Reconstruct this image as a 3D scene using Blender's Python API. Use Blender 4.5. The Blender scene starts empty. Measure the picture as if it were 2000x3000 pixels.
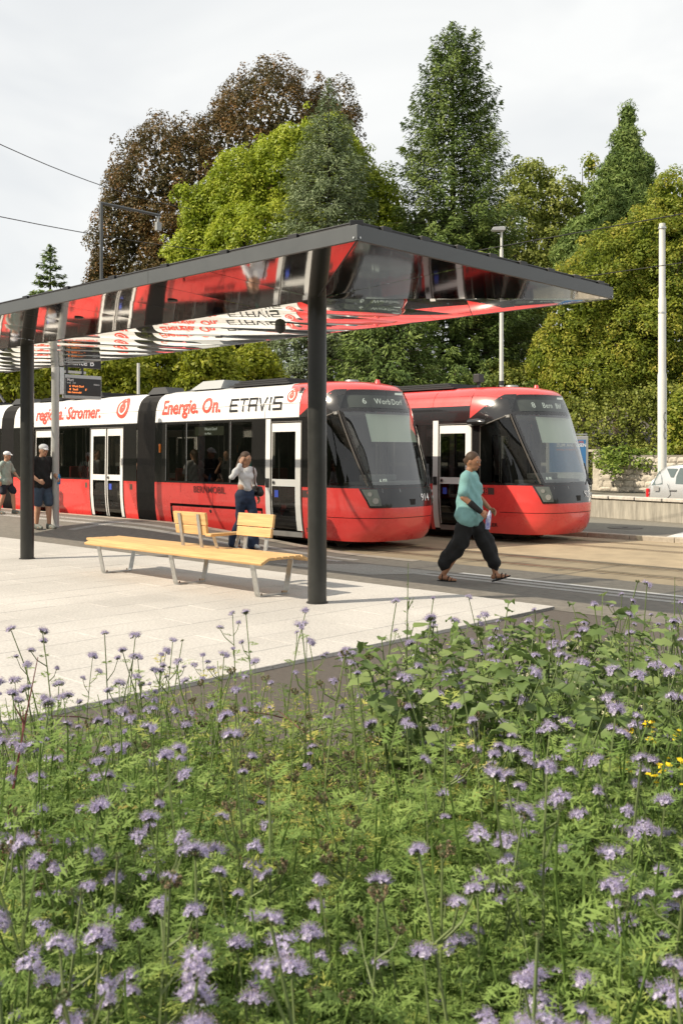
import bpy, bmesh, math, random
import numpy as np
from mathutils import Vector, Matrix, Quaternion
random.seed(7); rng = np.random.default_rng(7)
SC = bpy.context.scene
COL = SC.collection
R = math.radians
# ------------------------------------------------------------------ camera, sky, sun, exposure
# world: X = direction the trams face (along the rails), Y = across the tracks away from the camera, Z up
FPX, HOR, EYE, ANG = 2850.0, 1330.0, 1.70, .771          # focal length and horizon in photograph pixels, eye height
CA, SA = math.cos(ANG), math.sin(ANG)
cam_d = bpy.data.cameras.new('camera'); cam = bpy.data.objects.new('camera', cam_d); COL.objects.link(cam)
cam.location = (0, 0, EYE)
cam.rotation_euler = (R(90), 0, math.atan2(SA, CA))
cam_d.sensor_fit = 'VERTICAL'; cam_d.sensor_height = 36.0; cam_d.lens = 36.0*FPX/3000
cam_d.shift_y = -(1500-HOR)/3000
cam_d.clip_start = .05; cam_d.clip_end = 3000
cam_d.dof.use_dof = True; cam_d.dof.focus_distance = 13.0; cam_d.dof.aperture_fstop = 9.0
SC.camera = cam
SUN_EL = R(39); SUN_H = Vector((.47, .883))                 # horizontal way the shadows fall
world = bpy.data.worlds.new('World'); SC.world = world; world.use_nodes = True
wn, wl = world.node_tree.nodes, world.node_tree.links
wn.clear()
sky = wn.new('ShaderNodeTexSky'); sky.sky_type = 'NISHITA'; sky.sun_disc = False
sky.sun_elevation = SUN_EL; sky.sun_rotation = math.atan2(-SUN_H.x, -SUN_H.y)
sky.air_density = 1.0; sky.dust_density = 1.6; sky.ozone_density = 1.0
tc = wn.new('ShaderNodeTexCoord'); mp = wn.new('ShaderNodeMapping'); mp.inputs['Scale'].default_value = (1.1, 1.1, 3.2)
mp.inputs['Rotation'].default_value = (0, 0, R(20))
nz = wn.new('ShaderNodeTexNoise'); nz.inputs['Scale'].default_value = 2.3; nz.inputs['Detail'].default_value = 4; nz.inputs['Roughness'].default_value = .55
nz.inputs['Distortion'].default_value = .6
rp = wn.new('ShaderNodeValToRGB'); rp.color_ramp.elements[0].position = .30; rp.color_ramp.elements[0].color = (.78, .78, .78, 1)
rp.color_ramp.elements[1].position = .62; rp.color_ramp.elements[1].color = (.98, .98, .98, 1)
veil = wn.new('ShaderNodeRGB'); veil.outputs[0].default_value = (10.1, 10.2, 10.1, 1)      # thin high cloud
mx = wn.new('ShaderNodeMixRGB')
bg = wn.new('ShaderNodeBackground'); bg.inputs['Strength'].default_value = .075
wo = wn.new('ShaderNodeOutputWorld')
wl.new(tc.outputs['Generated'], mp.inputs['Vector']); wl.new(mp.outputs['Vector'], nz.inputs['Vector'])
wl.new(nz.outputs['Fac'], rp.inputs['Fac']); wl.new(rp.outputs['Color'], mx.inputs['Fac'])
wl.new(sky.outputs['Color'], mx.inputs['Color1']); wl.new(veil.outputs[0], mx.inputs['Color2'])
wl.new(mx.outputs['Color'], bg.inputs['Color']); wl.new(bg.outputs['Background'], wo.inputs['Surface'])
sun_d = bpy.data.lights.new('sun', 'SUN'); sun = bpy.data.objects.new('sun', sun_d); COL.objects.link(sun)
sun_d.energy = 4.6; sun_d.angle = R(.6); sun_d.color = (1.0, .885, .71)
sun.rotation_euler = Vector((SUN_H.x*math.cos(SUN_EL), SUN_H.y*math.cos(SUN_EL), -math.sin(SUN_EL))).to_track_quat('-Z', 'Y').to_euler()
sun.location = (-40, -50, 60)
vs = SC.view_settings; vs.view_transform = 'Standard'; vs.look = 'None'; vs.gamma = 1.0; vs.exposure = .40
vs.use_curve_mapping = False
SC.cycles.use_denoising = True; SC.cycles.max_bounces = 8; SC.cycles.transparent_max_bounces = 16
SC.cycles.caustics_reflective = False; SC.cycles.caustics_refractive = False
SC.cycles.sample_clamp_indirect = 6.0

# ------------------------------------------------------------------ measuring helpers (photograph pixel -> place)
def W(xc, d): return (CA*xc - SA*d, SA*xc + CA*d)
def G(x, y, z=0.0):
    d = FPX*(EYE-z)/(y-HOR); return Vector((*W((x-1000)/FPX*d, d), z))
def atd(x, y, d):
    xy = W((x-1000)/FPX*d, d); return Vector((xy[0], xy[1], EYE-(y-HOR)*d/FPX))

# ------------------------------------------------------------------ materials
MATS = {}
def mat(name, col, rough=.6, metal=0, noise=0, nscale=8, bump=0, bscale=40, coat=0, spec=.5, emit=None, estr=1, detail=4, col2=None, stretch=None, trans=0):
    if name in MATS: return MATS[name]
    m = bpy.data.materials.new(name); m.use_nodes = True; n, l = m.node_tree.nodes, m.node_tree.links
    b = n['Principled BSDF']; c = (*col, 1)
    b.inputs['Base Color'].default_value = c; b.inputs['Roughness'].default_value = rough; b.inputs['Metallic'].default_value = metal
    b.inputs['Specular IOR Level'].default_value = spec
    if coat: b.inputs['Coat Weight'].default_value = coat; b.inputs['Coat Roughness'].default_value = .04
    if emit: b.inputs['Emission Color'].default_value = (*emit, 1); b.inputs['Emission Strength'].default_value = estr
    if noise or bump:
        t = n.new('ShaderNodeNewGeometry'); src = t.outputs['Position']
        if stretch:
            mpn = n.new('ShaderNodeMapping'); mpn.inputs['Scale'].default_value = stretch; l.new(src, mpn.inputs['Vector']); src = mpn.outputs['Vector']
    if noise:
        z = n.new('ShaderNodeTexNoise'); z.inputs['Scale'].default_value = nscale; z.inputs['Detail'].default_value = detail; z.inputs['Roughness'].default_value = .62
        l.new(src, z.inputs['Vector'])
        r = n.new('ShaderNodeValToRGB'); c2 = col2 or tuple(v*(1-noise) for v in col); c1 = tuple(min(1, v*(1+noise*.6)) for v in col)
        r.color_ramp.elements[0].position = .3; r.color_ramp.elements[0].color = (*c2, 1); r.color_ramp.elements[1].position = .7; r.color_ramp.elements[1].color = (*c1, 1)
        l.new(z.outputs['Fac'], r.inputs['Fac']); l.new(r.outputs['Color'], b.inputs['Base Color'])
        rr = n.new('ShaderNodeMapRange'); rr.inputs['To Min'].default_value = max(.02, rough*.8); rr.inputs['To Max'].default_value = min(1, rough*1.2)
        l.new(z.outputs['Fac'], rr.inputs['Value']); l.new(rr.outputs[0], b.inputs['Roughness'])
    if bump:
        z2 = n.new('ShaderNodeTexNoise'); z2.inputs['Scale'].default_value = bscale; z2.inputs['Detail'].default_value = 5
        l.new(src, z2.inputs['Vector']); bp = n.new('ShaderNodeBump'); bp.inputs['Strength'].default_value = bump; bp.inputs['Distance'].default_value = .01
        l.new(z2.outputs['Fac'], bp.inputs['Height']); l.new(bp.outputs['Normal'], b.inputs['Normal'])
    MATS[name] = m; return m

def glass(name, tint=(.5, .55, .52), refl_lo=.05, refl_hi=.6, power=3.0, rough=.0, rcol=(1, 1, 1)):
    """sheet glass: reflects by facing angle, otherwise lets light through with a tint"""
    if name in MATS: return MATS[name]
    m = bpy.data.materials.new(name); m.use_nodes = True; n, l = m.node_tree.nodes, m.node_tree.links
    n.clear(); o = n.new('ShaderNodeOutputMaterial'); mixs = n.new('ShaderNodeMixShader')
    t = n.new('ShaderNodeBsdfTransparent'); t.inputs['Color'].default_value = (*tint, 1)
    g = n.new('ShaderNodeBsdfGlossy'); g.inputs['Roughness'].default_value = rough; g.inputs['Color'].default_value = (*rcol, 1)
    lw = n.new('ShaderNodeLayerWeight'); lw.inputs['Blend'].default_value = .5
    pw = n.new('ShaderNodeMath'); pw.operation = 'POWER'; pw.inputs[1].default_value = power
    mr = n.new('ShaderNodeMapRange'); mr.inputs['To Min'].default_value = refl_lo; mr.inputs['To Max'].default_value = refl_hi
    l.new(lw.outputs['Facing'], pw.inputs[0]); l.new(pw.outputs[0], mr.inputs['Value']); l.new(mr.outputs[0], mixs.inputs['Fac'])
    l.new(t.outputs[0], mixs.inputs[1]); l.new(g.outputs[0], mixs.inputs[2]); l.new(mixs.outputs[0], o.inputs['Surface'])
    MATS[name] = m; return m

def leafmat(name, stops, rough=.55, transl=.35, spec=.25):
    """foliage: each leaf carries its own shade of the plant's colours in the attribute 'var'"""
    if name in MATS: return MATS[name]
    m = bpy.data.materials.new(name); m.use_nodes = True; n, l = m.node_tree.nodes, m.node_tree.links
    b = n['Principled BSDF']; o = n['Material Output']
    b.inputs['Roughness'].default_value = rough; b.inputs['Specular IOR Level'].default_value = spec
    a = n.new('ShaderNodeAttribute'); a.attribute_name = 'var'
    r = n.new('ShaderNodeValToRGB'); e = r.color_ramp.elements
    e[0].position = stops[0][0]; e[0].color = (*stops[0][1], 1); e[1].position = stops[-1][0]; e[1].color = (*stops[-1][1], 1)
    for p, c in stops[1:-1]: q = e.new(p); q.color = (*c, 1)
    l.new(a.outputs['Fac'], r.inputs['Fac']); l.new(r.outputs['Color'], b.inputs['Base Color'])
    t = n.new('ShaderNodeBsdfTranslucent'); l.new(r.outputs['Color'], t.inputs['Color'])
    mixs = n.new('ShaderNodeMixShader'); mixs.inputs['Fac'].default_value = transl
    l.new(b.outputs[0], mixs.inputs[1]); l.new(t.outputs[0], mixs.inputs[2]); l.new(mixs.outputs[0], o.inputs['Surface'])
    MATS[name] = m; return m

# ------------------------------------------------------------------ mesh helpers
class MB:
    def __init__(s): s.v, s.f = [], []
    def add(s, vs_, fs_):
        o = len(s.v); s.v += [tuple(p) for p in vs_]; s.f += [tuple(i+o for i in f) for f in fs_]; return s
    def box(s, a, b, M=None):
        x0, y0, z0 = a; x1, y1, z1 = b
        p = [Vector(q) for q in ((x0,y0,z0),(x1,y0,z0),(x1,y1,z0),(x0,y1,z0),(x0,y0,z1),(x1,y0,z1),(x1,y1,z1),(x0,y1,z1))]
        if M is not None: p = [M @ q for q in p]
        return s.add(p, [(0,3,2,1),(4,5,6,7),(0,1,5,4),(1,2,6,5),(2,3,7,6),(3,0,4,7)])
    def tube(s, pts, rad, n=8, caps=True):
        pts = [Vector(p) for p in pts]
        if not hasattr(rad, '__len__'): rad = [rad]*len(pts)
        rings = []; up = None
        for i, p in enumerate(pts):
            t = (pts[min(i+1, len(pts)-1)]-pts[max(i-1, 0)]).normalized()
            if up is None: up = Vector((0, 0, 1)) if abs(t.z) < .9 else Vector((1, 0, 0))
            a = t.cross(up).normalized(); b = a.cross(t).normalized(); up = b
            rings.append([p + (a*math.cos(k*2*math.pi/n) + b*math.sin(k*2*math.pi/n))*rad[i] for k in range(n)])
        vs_ = [q for r_ in rings for q in r_]; fs_ = []
        for i in range(len(pts)-1):
            for k in range(n):
                k2 = (k+1) % n; fs_.append((i*n+k, i*n+k2, (i+1)*n+k2, (i+1)*n+k))
        if caps: fs_ += [tuple(range(n))[::-1], tuple((len(pts)-1)*n+k for k in range(n))]
        return s.add(vs_, fs_)
    def grid(s, fn, nu, nv):
        vs_ = [fn(i/nu, j/nv) for i in range(nu+1) for j in range(nv+1)]
        fs_ = [(i*(nv+1)+j, (i+1)*(nv+1)+j, (i+1)*(nv+1)+j+1, i*(nv+1)+j+1) for i in range(nu) for j in range(nv)]
        return s.add(vs_, fs_)
    def prism(s, poly, d):
        """poly: 3-D outline, swept by vector d"""
        n = len(poly); d = Vector(d); a = [Vector(p) for p in poly]; vs_ = a + [p+d for p in a]
        return s.add(vs_, [tuple(range(n))[::-1], tuple(range(n, 2*n))] + [(i, (i+1) % n, n+(i+1) % n, n+i) for i in range(n)])
    def disc(s, c, nrm, r, n=16, depth=.004):
        nrm = Vector(nrm).normalized(); return s.tube([Vector(c), Vector(c)+nrm*depth], r, n)
    def mesh(s, name):
        me = bpy.data.meshes.new(name); me.from_pydata(s.v, [], s.f); me.update(); return me
    def build(s, name, m, parent=None, smooth=False, bevel=0, off=None, fixn=True, thick=0, autos=35):
        if off is not None: o_ = Vector(off); s.v = [tuple(Vector(p)+o_) for p in s.v]
        me = s.mesh(name)
        if bevel or thick or fixn:
            bm = bmesh.new(); bm.from_mesh(me)
            bmesh.ops.recalc_face_normals(bm, faces=bm.faces)
            if thick: bmesh.ops.solidify(bm, geom=bm.faces[:], thickness=thick)
            if bevel: bmesh.ops.bevel(bm, geom=[e for e in bm.edges if len(e.link_faces) == 2 and e.calc_face_angle(0) > .5], offset=bevel, segments=2, affect='EDGES', profile=.6, clamp_overlap=True)
            bm.to_mesh(me); bm.free()
        if smooth: shade(me, autos)
        return ob(name, me, m, parent)
def shade(me, ang=35):
    me.polygons.foreach_set('use_smooth', [True]*len(me.polygons))
    try: me.set_sharp_from_angle(angle=R(ang))
    except Exception: pass
def ob(name, me, m=None, parent=None, loc=None):
    o = bpy.data.objects.new(name, me); COL.objects.link(o)
    if m is not None and me is not None:
        me.materials.clear(); me.materials.append(m)
    if parent is not None: o.parent = parent
    if loc is not None: o.location = loc
    return o
def tag(o, label=None, cat=None, group=None, kind=None):
    if label: o['label'] = label
    if cat: o['category'] = cat
    if group: o['group'] = group
    if kind: o['kind'] = kind
    return o
def thing(name, label, cat, loc=(0, 0, 0), rz=0, group=None):
    o = bpy.data.objects.new(name, None); o.empty_display_size = .2; COL.objects.link(o)
    o.location = loc; o.rotation_euler = (0, 0, rz); return tag(o, label, cat, group)
def npmesh(name, V, Fq, m, parent=None, var=None, loc=None, k=4):
    """fast mesh: V (n,3), Fq (m,k) index array, var per vertex"""
    V = np.ascontiguousarray(V, dtype=np.float32); Fq = np.ascontiguousarray(Fq, dtype=np.int32)
    me = bpy.data.meshes.new(name); me.vertices.add(len(V)); me.vertices.foreach_set('co', V.ravel())
    me.loops.add(Fq.size); me.loops.foreach_set('vertex_index', Fq.ravel())
    me.polygons.add(len(Fq)); me.polygons.foreach_set('loop_start', np.arange(0, Fq.size, k, dtype=np.int32))
    me.update(calc_edges=True)
    if var is not None:
        a = me.attributes.new('var', 'FLOAT', 'POINT'); a.data.foreach_set('value', np.ascontiguousarray(var, dtype=np.float32))
    return ob(name, me, m, parent, loc)
def text(name, s, m, parent, M, size, ext=.002, off=0.0, space=1.0, sx=1.0, align='LEFT'):
    c = bpy.data.curves.new(name, 'FONT'); c.body = s; c.size = size; c.extrude = ext; c.offset = off; c.space_character = space; c.align_x = align
    c.resolution_u = 3
    t = bpy.data.objects.new(name, c); COL.objects.link(t); dg = bpy.context.evaluated_depsgraph_get(); dg.update()
    me = bpy.data.meshes.new_from_object(t.evaluated_get(dg)); bpy.data.objects.remove(t); bpy.data.curves.remove(c)
    me.transform(M @ Matrix.Diagonal((sx, 1, 1, 1)))
    me.name = name
    return ob(name, me, m, parent)
def face_M(org, xdir, zdir):
    """text frame: x runs along xdir, y (letter height) along zdir"""
    x = Vector(xdir).normalized(); y = Vector(zdir).normalized(); z = x.cross(y).normalized(); y = z.cross(x)
    return Matrix(((x.x, y.x, z.x, org[0]), (x.y, y.y, z.y, org[1]), (x.z, y.z, z.z, org[2]), (0, 0, 0, 1)))
def copy_tree(o, parent=None):
    c = o.copy(); COL.objects.link(c); c.parent = parent
    for ch in list(o.children): copy_tree(ch, c)
    return c
def lerp(a, b, t): return a+(b-a)*t
def interp(tab, z):
    return float(np.interp(z, [t[0] for t in tab], [t[1] for t in tab]))
# ------------------------------------------------------------------ the setting
def sstep(a, b, x):
    t = max(0, min(1, (x-a)/(b-a))); return t*t*(3-2*t)
EDGE_Y = 12.86
def road_z(x, y):
    edge = -.12 + .31*sstep(-11.5, -18.0, x)
    return lerp(-.03, edge, sstep(9.4, 12.5, y))
M_ASPH = mat('asphalt', (.185, .168, .142), .9, noise=.28, nscale=9, bump=.5, bscale=240, detail=8)
M_PATH = mat('brown_asphalt', (.11, .094, .08), .92, noise=.25, nscale=30, bump=.7, bscale=260, detail=8)
M_TAN = mat('trackbed_concrete', (.36, .285, .185), .85, noise=.26, nscale=1.6, bump=.3, bscale=160, detail=9)
M_GREYP = mat('grey_pavement', (.20, .185, .15), .9, noise=.2, nscale=12, bump=.4, bscale=200, detail=8)
M_PAINT = mat('worn_white_paint', (.62, .60, .56), .75, noise=.22, nscale=30, detail=8)
M_KERB = mat('kerb_granite', (.40, .35, .28), .85, noise=.22, nscale=14, bump=.4, bscale=90)
M_STEEL = mat('rail_steel', (.30, .22, .16), .32, metal=.7, noise=.3, nscale=20)
M_CONC = mat('stained_concrete', (.36, .335, .28), .88, noise=.45, nscale=5, bump=.5, bscale=60, stretch=(2.2, 2.2, .25), detail=9)
M_SOIL = mat('soil', (.075, .058, .04), .95, noise=.4, nscale=10, bump=.8, bscale=60)

g = MB(); g.grid(lambda u, v: (lerp(-400, 400, u), lerp(-120, 600, v), -.16), 8, 8)
tag(g.build('ground', M_GREYP), 'grey ground reaching away under everything', kind='structure')
rd = MB()
def ROAD(u, v):
    x, y = lerp(-46, 22, u), lerp(9.38, EDGE_Y, v); return (x, y, road_z(x, y))
rd.grid(ROAD, 136, 24)
o = rd.build('road', M_ASPH, smooth=True); tag(o, 'dark asphalt strip between the paved square and the rails', kind='structure')
pe = MB()
for i in range(60):      # upright face of the raised boarding edge
    x0, x1 = lerp(-46, -10.6, i/60), lerp(-46, -10.6, (i+1)/60)
    z0, z1 = road_z(x0, EDGE_Y), road_z(x1, EDGE_Y)
    pe.add([(x0, EDGE_Y-.24, road_z(x0, EDGE_Y-.24)+.005), (x1, EDGE_Y-.24, road_z(x1, EDGE_Y-.24)+.005), (x1, EDGE_Y+.004, z1+.006), (x0, EDGE_Y+.004, z0+.006), (x0, EDGE_Y+.004, -.3), (x1, EDGE_Y+.004, -.3)], [(0, 1, 2, 3), (3, 2, 5, 4)])
tag(pe.build('platform_kerb', M_KERB), 'pale kerb along the raised boarding edge', kind='structure')
tb = MB(); tb.grid(lambda u, v: (lerp(-60, 30, u), lerp(EDGE_Y-.01, 19.05, v), -.121), 30, 6)
trackbed = tag(tb.build('trackbed', M_TAN), 'sunlit tan concrete track surface', kind='structure')
for yc in (14.08, 17.70):
    for dy in (-.5, .5):
        r = MB(); r.box((-60, yc+dy-.032, -.2), (30, yc+dy+.032, -.115)); r.box((-60, yc+dy+.036, -.2), (30, yc+dy+.058, -.1185))
        r.build('rail', M_STEEL, trackbed)
        s = MB()
        for e in (-.16, .13):
            s.add([(-60, yc+dy+e, -.1175), (30, yc+dy+e, -.1175), (30, yc+dy+e+.022, -.1175), (-60, yc+dy+e+.022, -.1175)], [(0, 1, 2, 3)])
        s.build('joint_seal', mat('bitumen', (.07, .055, .045), .8), trackbed)
# far pavement beyond the rails
fp = MB(); fp.grid(lambda u, v: (lerp(-60, 30, u), lerp(19.2, 24.5, v), -.03), 20, 3)
pav = tag(fp.build('pavement', M_GREYP), 'grey asphalt pavement beyond the rails', kind='structure')
km = MB(); km.box((0, 0, 0), (.99, .18, .14)); kmesh = km.mesh('kerb_stone')
bmk = bmesh.new(); bmk.from_mesh(kmesh); bmesh.ops.recalc_face_normals(bmk, faces=bmk.faces); bmesh.ops.bevel(bmk, geom=bmk.edges[:], offset=.012, segments=1, affect='EDGES'); bmk.to_mesh(kmesh); bmk.free()
for i in range(26):
    ob('kerb_stone', kmesh, M_KERB, pav, (-22+i, 19.04, -.155+random.uniform(-.003, .003)))
q = [G(1885, 1581, -.026), G(2030, 1590, -.026), G(2060, 1556, -.026), G(2010, 1556, -.026)]
wsl = MB(); wsl.add([(v.x, min(max(v.y, 19.26), 23.2), -.024) for v in q], [(0, 1, 2, 3)]).build('pale_paving', mat('pale_paving', (.62, .60, .56), .8, noise=.1, nscale=12), pav)
band = MB(); band.add([(-22, 19.26, -.026), (-9.0, 19.26, -.026), (-9.6, 20.1, -.026), (-22, 20.1, -.026)], [(0, 1, 2, 3)]).build('asphalt_patch', M_ASPH, pav)
mh = G(1830, 1547, -.03); m_ = MB(); m_.tube([(mh.x, mh.y, -.03), (mh.x, mh.y, -.018)], .40, 28)
hole = m_.build('manhole_cover', mat('cast_iron', (.13, .115, .10), .6, metal=.3, noise=.3, nscale=30, bump=.6, bscale=60)); tag(hole, 'round brown iron manhole cover in the far pavement', 'manhole cover')
m_ = MB(); m_.box((mh.x-.06, mh.y-.02, -.018), (mh.x+.06, mh.y+.02, -.012)); m_.build('lifting_slot', mat('black_gap', (.015, .015, .015), .8), hole)
# brown asphalt path between square and flower bed
pa = MB(); pa.grid(lambda u, v: (lerp(-6.2, 22, u), lerp(-12, 9.39, v), -.034), 10, 10)
tag(pa.build('path', M_PATH), 'brown asphalt path beside the flower bed', kind='structure')
# paved square: slabs of pale concrete, each its own piece
def slab_mat():
    m = mat('pale_slab', (.565, .54, .505), .85, noise=.3, nscale=70, bump=.35, bscale=220, detail=10, stretch=(1, .45, 1))
    n, l = m.node_tree.nodes, m.node_tree.links
    b = n['Principled BSDF']; src = b.inputs['Base Color'].links[0].from_socket
    oi = n.new('ShaderNodeObjectInfo'); mr = n.new('ShaderNodeMapRange'); mr.inputs['To Min'].default_value = .965; mr.inputs['To Max'].default_value = 1.02
    mm = n.new('ShaderNodeMixRGB'); mm.blend_type = 'MULTIPLY'; mm.inputs['Fac'].default_value = 1
    l.new(oi.outputs['Random'], mr.inputs['Value']); l.new(src, mm.inputs['Color1']); l.new(mr.outputs[0], mm.inputs['Color2']); l.new(mm.outputs[0], b.inputs['Base Color'])
    z = n.new('ShaderNodeTexNoise'); z.inputs['Scale'].default_value = .8; z.inputs['Detail'].default_value = 6; gp = n.new('ShaderNodeNewGeometry'); l.new(gp.outputs['Position'], z.inputs['Vector'])
    r2 = n.new('ShaderNodeMapRange'); r2.inputs['From Min'].default_value = .3; r2.inputs['From Max'].default_value = .7; r2.inputs['To Min'].default_value = .84; r2.inputs['To Max'].default_value = 1.05
    m2 = n.new('ShaderNodeMixRGB'); m2.blend_type = 'MULTIPLY'; m2.inputs['Fac'].default_value = 1; l.new(z.outputs['Fac'], r2.inputs['Value']); l.new(mm.outputs[0], m2.inputs['Color1']); l.new(r2.outputs[0], m2.inputs['Color2']); l.new(m2.outputs[0], b.inputs['Base Color'])
    return m
M_SLAB = slab_mat()
pz = MB(); pz.grid(lambda u, v: (lerp(-46, -5.86, u), lerp(-12, 9.44, v), -.010), 6, 6)
plaza = tag(pz.build('paved_square', mat('slab_joint', (.27, .24, .20), .9, noise=.2, nscale=40)), 'pale concrete slab paving under the shelter', kind='structure')
sl = MB(); sl.box((.0018, .0018, -.05), (.4982, 1.0482, 0)); slmesh = sl.mesh('slab')
bmk = bmesh.new(); bmk.from_mesh(slmesh); bmesh.ops.recalc_face_normals(bmk, faces=bmk.faces); bmesh.ops.bevel(bmk, geom=[e for e in bmk.edges if all(v.co.z > -.01 for v in e.verts)], offset=.004, segments=1, affect='EDGES'); bmk.to_mesh(slmesh); bmk.free()
cand = []
for i in range(60):
    x = -5.86-.5*(i+1); off = (0, .7, .35)[i % 3]
    for j in range(-2, 12):
        y = 9.44-1.05*(j+1)+off
        if y+1.05 > 9.45: y = 9.44-1.05 if j == -2 else y
        if y+1.05 > 9.45: continue
        cx, cy = x+.25, y+.5; d = -SA*cx+CA*cy; xc = CA*cx+SA*cy
        if d < 3: continue
        u = 1000+FPX*xc/d; v = HOR+FPX*EYE/d
        if u > -260 and v < 2150 and u+v*.0 < 1900: cand.append((d, x, y))
cand.sort()
for d, x, y in cand[:300]:
    o = ob('slab', slmesh, M_SLAB, plaza, (x, y, random.uniform(-.0015, .0015)))
# painted guide lines
def stripe(x0, x1, y0, w, name='guide_line', thin=0, m=M_PAINT):
    s = MB(); n = max(2, int(abs(x1-x0)/.5)); lines = [(y0, w)] if not thin else [(y0+k*.045, .024) for k in range(thin)]
    for ya, ww in lines:
        for i in range(n):
            a, b = lerp(x0, x1, i/n), lerp(x0, x1, (i+1)/n)
            s.add([(a, ya, road_z(a, ya)+.004), (b, ya, road_z(b, ya)+.004), (b, ya+ww, road_z(b, ya+ww)+.004), (a, ya+ww, road_z(a, ya+ww)+.004)], [(0, 1, 2, 3)])
    return tag(s.build(name, m), kind='structure')
stripe(-9.0, 22, 11.78, .15)
for y0 in (11.45, 11.12): stripe(-9.8, 22, y0, 0, thin=4)
for y0 in (12.02, 11.62): stripe(-44, -11.4, y0, 0, thin=4)
s = MB()
for k in range(5):
    xx = -18.8+.06*k
    for i in range(6):
        a, b = lerp(10.9, 12.4, i/6), lerp(10.9, 12.4, (i+1)/6)
        s.add([(xx, a, road_z(xx, a)+.004), (xx+.03, a, road_z(xx, a)+.004), (xx+.03, b, road_z(xx, b)+.004), (xx, b, road_z(xx, b)+.004)], [(0, 1, 2, 3)])
tag(s.build('guide_line', M_PAINT), kind='structure')
s = MB()
for k in range(22):
    y0 = 10.35+k*.062
    for i in range(6):
        a, b = lerp(-11.6+.04*k, -9.5+.02*k, i/6), lerp(-11.6+.04*k, -9.5+.02*k, (i+1)/6)
        s.add([(a, y0, road_z(a, y0)+.005), (b, y0, road_z(b, y0)+.005), (b, y0+.035, road_z(b, y0)+.005), (a, y0+.035, road_z(a, y0)+.005)], [(0, 1, 2, 3)])
tag(s.build('tactile_field', mat('worn_grey_paint', (.36, .345, .31), .8, noise=.3, nscale=30)), kind='structure')

# unseen bank added behind the viewer so the windows opposite mirror something dark
hk = MB()
def bank(u, v):
    a = lerp(R(150), R(395), u); r_ = lerp(34, 60, v); return (math.cos(a)*r_*1.5-6, math.sin(a)*r_*.9+4, -.2+9*sstep(0, .35, v)*(1+.25*math.sin(u*37)*math.sin(u*91+1)))
hk.grid(bank, 120, 6); tag(hk.build('added_dark_bank', mat('bank_green', (.055, .065, .03), .95, noise=.5, nscale=.6, bump=.6, bscale=3), smooth=True), 'unseen dark bank added behind the viewer for the window reflections', kind='structure')
# ------------------------------------------------------------------ trams
M_RED = mat('tram_red', (.76, .060, .055), .28, coat=.7, noise=.10, nscale=3, detail=8)
M_WHITE = mat('tram_white', (.80, .79, .77), .3, coat=.5, noise=.04, nscale=3)
M_BLACK = mat('tram_black', (.014, .013, .013), .18, coat=.6)
M_DARK = mat('dark_plastic', (.025, .025, .026), .5)
M_GAP = mat('black_gap', (.015, .015, .015), .8)
M_RUB = mat('bellows_rubber', (.055, .05, .045), .6, noise=.2, nscale=10)
M_GREY = mat('roof_grey', (.30, .31, .31), .5, metal=.4)
M_ALU = mat('aluminium', (.55, .55, .54), .35, metal=.9)
M_INT = mat('interior_grey', (.20, .20, .19), .6)
M_SEAT = mat('seat_fabric', (.06, .05, .055), .9)
M_SEATR = mat('seat_red', (.25, .03, .03), .8)
M_BLIND = mat('blind_fabric', (.62, .66, .60), .8)
M_LETR = mat('red_lettering', (.80, .075, .045), .5)
M_LETK = mat('black_lettering', (.02, .02, .022), .5)
M_LETG = mat('dark_red_lettering', (.13, .03, .03), .5)
M_LETW = mat('white_lettering', (.85, .85, .85), .5)
M_LED = mat('led_white', (.1, .1, .1), .5, emit=(.95, 1, .85), estr=.7)
M_LEDO = mat('led_orange', (.2, .05, .01), .5, emit=(1, .26, .06), estr=1.3)
M_DISP = mat('display_grey', (.13, .145, .13), .35)
M_LENS = mat('lamp_lens', (.55, .56, .55), .12, metal=.6)
M_ORANGE = mat('marker_orange', (.85, .22, .02), .3)
M_BLUE = mat('sticker_blue', (.05, .09, .5), .5)
G_SIDE = glass('tram_glass', (.34, .34, .32), .045, .75, 4.0)
G_WIND = glass('windscreen_glass', (.72, .78, .72), .12, .88, 3.0)
G_HEAD = glass('header_glass', (.55, .57, .55), .06, .8, 3.5)
HWT = [(.06, 1.045), (.2, 1.085), (.4, 1.12), (.7, 1.145), (1.0, 1.15), (2.42, 1.13), (2.7, 1.105), (2.9, 1.04), (3.02, .94), (3.1, .80), (3.14, .55)]
XNT = [(.06, -.20), (.15, -.10), (.3, -.03), (.6, 0), (.85, -.02), (1.06, -.08), (1.85, -.27), (2.53, -.48), (2.95, -.62), (3.03, -.72), (3.1, -.98), (3.14, -1.45)]
XBT = [(.06, -1.2), (1.06, -1.2), (2.53, -1.85), (3.14, -2.5)]
NEXP = 2.75
def hw(z): return interp(HWT, z)
def xn(z): return interp(XNT, z)
def xb(z): return interp(XBT, z)
def side_y(x, z):
    b, n_ = xb(z), xn(z)
    if x <= b: return hw(z)
    t = min(1, (x-b)/(n_-b)); return hw(z)*max(0, 1-t**NEXP)**(1/NEXP)
def front_p(th, z):
    """th -1..1 across the nose (near side to far side)"""
    a = (th+1)*math.pi/2; c_, s_ = math.cos(a), max(0, math.sin(a))
    return Vector((xb(z)+(xn(z)-xb(z))*s_**(2/NEXP), -hw(z)*math.copysign(abs(c_)**(2/NEXP), c_), z))
def th_of_x(x, z):
    t = max(0, min(1, (x-xb(z))/(xn(z)-xb(z)))); return -1+2/math.pi*math.asin(min(1, t**(NEXP/2)))
def outward(p, e):
    """push a point off the hull"""
    return p
TOFF = (0, 0, .12)
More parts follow.
